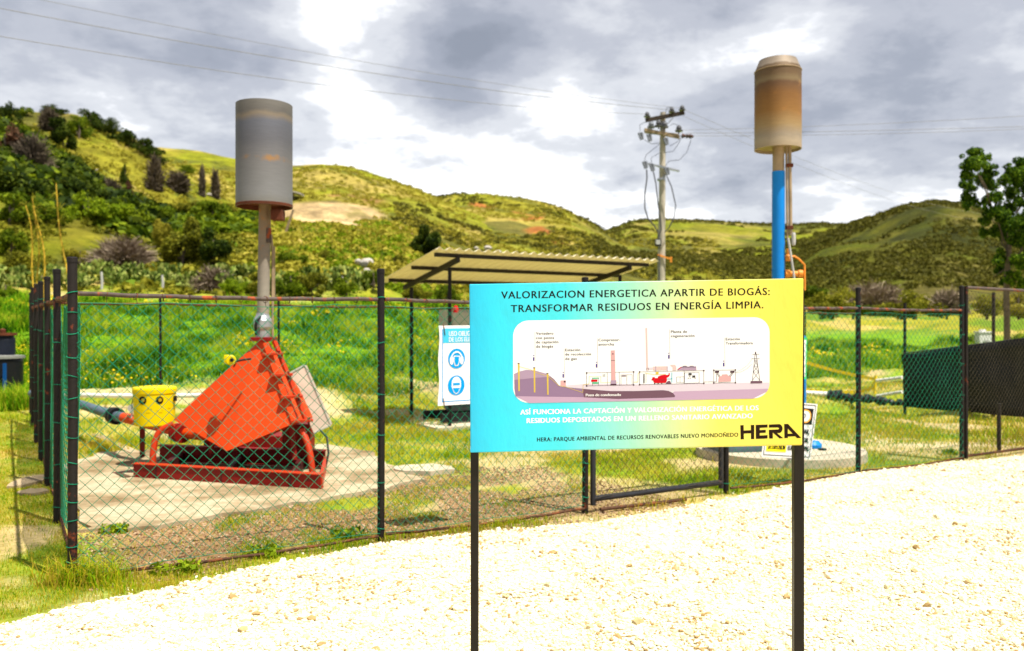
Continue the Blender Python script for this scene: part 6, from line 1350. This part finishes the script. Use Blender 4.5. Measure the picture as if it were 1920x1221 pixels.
for x, y, r_ in ((1826, 286, 14), (1812, 302, 15), (1834, 306, 17), (1850, 296, 10), (1815, 326, 16), (1842, 330, 18), (1858, 318, 12), (1808, 346, 9), (1826, 352, 15), (1856, 348, 16), (1820, 372, 15), (1840, 378, 16), (1866, 372, 14), (1812, 386, 10), (1860, 396, 18), (1848, 414, 14), (1880, 402, 15), (1846, 438, 10),
                (1894, 318, 16), (1912, 308, 14), (1905, 335, 17), (1886, 340, 12), (1922, 330, 18), (1930, 352, 18), (1900, 362, 16), (1916, 382, 17), (1935, 392, 18), (1894, 392, 15), (1872, 424, 17), (1896, 422, 18), (1918, 412, 17), (1940, 430, 20), (1862, 436, 13), (1884, 442, 14), (1908, 448, 17), (1930, 460, 17),
                (1874, 478, 13), (1890, 492, 15), (1912, 486, 16), (1932, 500, 18), (1880, 505, 12), (1900, 520, 15), (1918, 532, 14), (1886, 528, 11), (1868, 492, 8), (1950, 370, 20), (1960, 450, 22), (1955, 530, 20)):
    q = T(x, y, pr3.uniform(-.6, .6)); bl_.append((q.x, q.y, q.z, r_ * ks_ * 1.15, r_ * ks_ * 1.0))
V, Fc = leafcloud(bl_, 56000, .031, rg3, True); np_mesh('crown', V, Fc, FOL['treeleaf'], rt, rt.location)
# scrub on the hills: too many to count
Vs, Fs, off = [], [], 0
rg4 = np.random.default_rng(77)
def scatter(n, c0, c1, y0, y1, sz, mat, name, lab, seed, thr=.48):
    rg = np.random.default_rng(seed); Y = rg.uniform(y0, y1, n) ; c = rg.uniform(c0, c1, n); X = (c - 960) / F * Y; Z = terrain_z(X, Y)
    pr = HOR - (Z - EYE) / Y * F; ok = (fbm(X / (.09 * y1), Y / (.09 * y1), seed, 4) > thr) & ~((ell(c, pr, 600, 402, 110, 26) > .1) & (Y > 80)) & ~((Y < 50) & (pr > GLIM(c) - 6));  X, Y, Z = X[ok], Y[ok], Z[ok]; n = len(X)
    s = rg.uniform(.5, 1.4, n) * sz; L_ = 26
    d = rg.normal(size=(n, L_, 3)); d /= np.linalg.norm(d, axis=2)[..., None]; d[..., 2] = np.abs(d[..., 2])
    p = np.stack([X, Y, Z], 1)[:, None] + d * s[:, None, None] * np.array([1.1, 1.1, .85]) * rg.uniform(.6, 1.05, (n, L_, 1))
    nr = d + rg.normal(size=d.shape) * .7; nr /= np.linalg.norm(nr, axis=2)[..., None]; u = np.cross(nr, rg.normal(size=d.shape)); u /= np.linalg.norm(u, axis=2)[..., None]; v = np.cross(nr, u)
    q = (s * .36)[:, None, None] * rg.uniform(.6, 1.3, (n, L_, 1))
    V = np.stack([p - u * q, p - v * q * .6, p + u * q, p + v * q * .6], 2).reshape(-1, 3)
    tag(np_mesh(name, V, np.arange(len(V)).reshape(-1, 4), mat, smooth=False), lab, 'scrub', kind='stuff')
scatter(3600, -100, 1000, 42, 150, .42, FOL['straw'], 'scrub', 'low olive scrub scattered over the left slopes', 301, .45)
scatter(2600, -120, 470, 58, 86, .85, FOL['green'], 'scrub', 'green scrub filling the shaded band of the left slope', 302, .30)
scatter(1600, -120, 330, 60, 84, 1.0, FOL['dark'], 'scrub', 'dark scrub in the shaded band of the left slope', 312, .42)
scatter(5200, 200, 1150, 110, 235, .50, FOL['straw'], 'scrub', 'sparse olive scrub on the pale hill', 303, .46)
scatter(3600, 740, 1350, 150, 310, .65, FOL['moss'], 'scrub', 'dark scrub on the orange soil hill', 304, .48)
scatter(3600, 740, 1350, 150, 310, .55, FOL['straw'], 'scrub', 'pale scrub on the orange soil hill', 308, .45)
scatter(5200, 1100, 1750, 180, 430, .85, FOL['moss'], 'scrub', 'scrub dotted over the distant ridge', 305, .47)
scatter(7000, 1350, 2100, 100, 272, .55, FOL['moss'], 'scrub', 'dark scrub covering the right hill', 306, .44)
scatter(4200, 460, 900, 36, 95, .30, FOL['bright'], 'scrub', 'bright low scrub on the slope right of the stack pipe', 307, .36)
scatter(3000, 460, 900, 40, 100, .34, FOL['straw'], 'scrub', 'dry straw tufts on the slope right of the stack pipe', 310, .36)
scatter(3600, -60, 500, 36, 95, .36, FOL['olive'], 'scrub', 'olive scrub on the slope behind the cactus hedge', 309, .38)
# tuft of long grass at the corner post and weeds by the fence
tc = G(150, 1098); n = 700; rg5 = np.random.default_rng(9)
tx = tc.x + rg5.normal(0, .13, n) + .02; ty = tc.y + rg5.normal(0, .07, n)
V, Fc = blades(tx, ty, np.zeros(n), rg5.uniform(.06, .24, n), .0032, 1.0)
tag(np_mesh('grass_tuft', V, Fc, M['lawn'], None, tc), 'tuft of long grass at the foot of the corner post', 'grass')
for i, (x, y, lb) in enumerate(((205, 1000, 'small green weed on the slab edge near the corner post'), (490, 1045, 'low weed in the brown soil inside the front fence'), (640, 1010, 'small weed near the second fence post'), (330, 1075, 'weed beside the bottom wire of the front fence'), (1770, 852, 'leafy weed patch on the lawn near the right fence post'))):
    c_ = G(x, y); q = [(c_.x + rg_.uniform(-.1, .1), c_.y + rg_.uniform(-.06, .06), .03, .07, .05) for _ in range(5)]; V, Fc = leafcloud(q, 240, .022, np.random.default_rng(i)); tag(np_mesh('weed', V, Fc, FOL['bright'], None, c_), lb, 'weed')
bpy.context.view_layer.update()
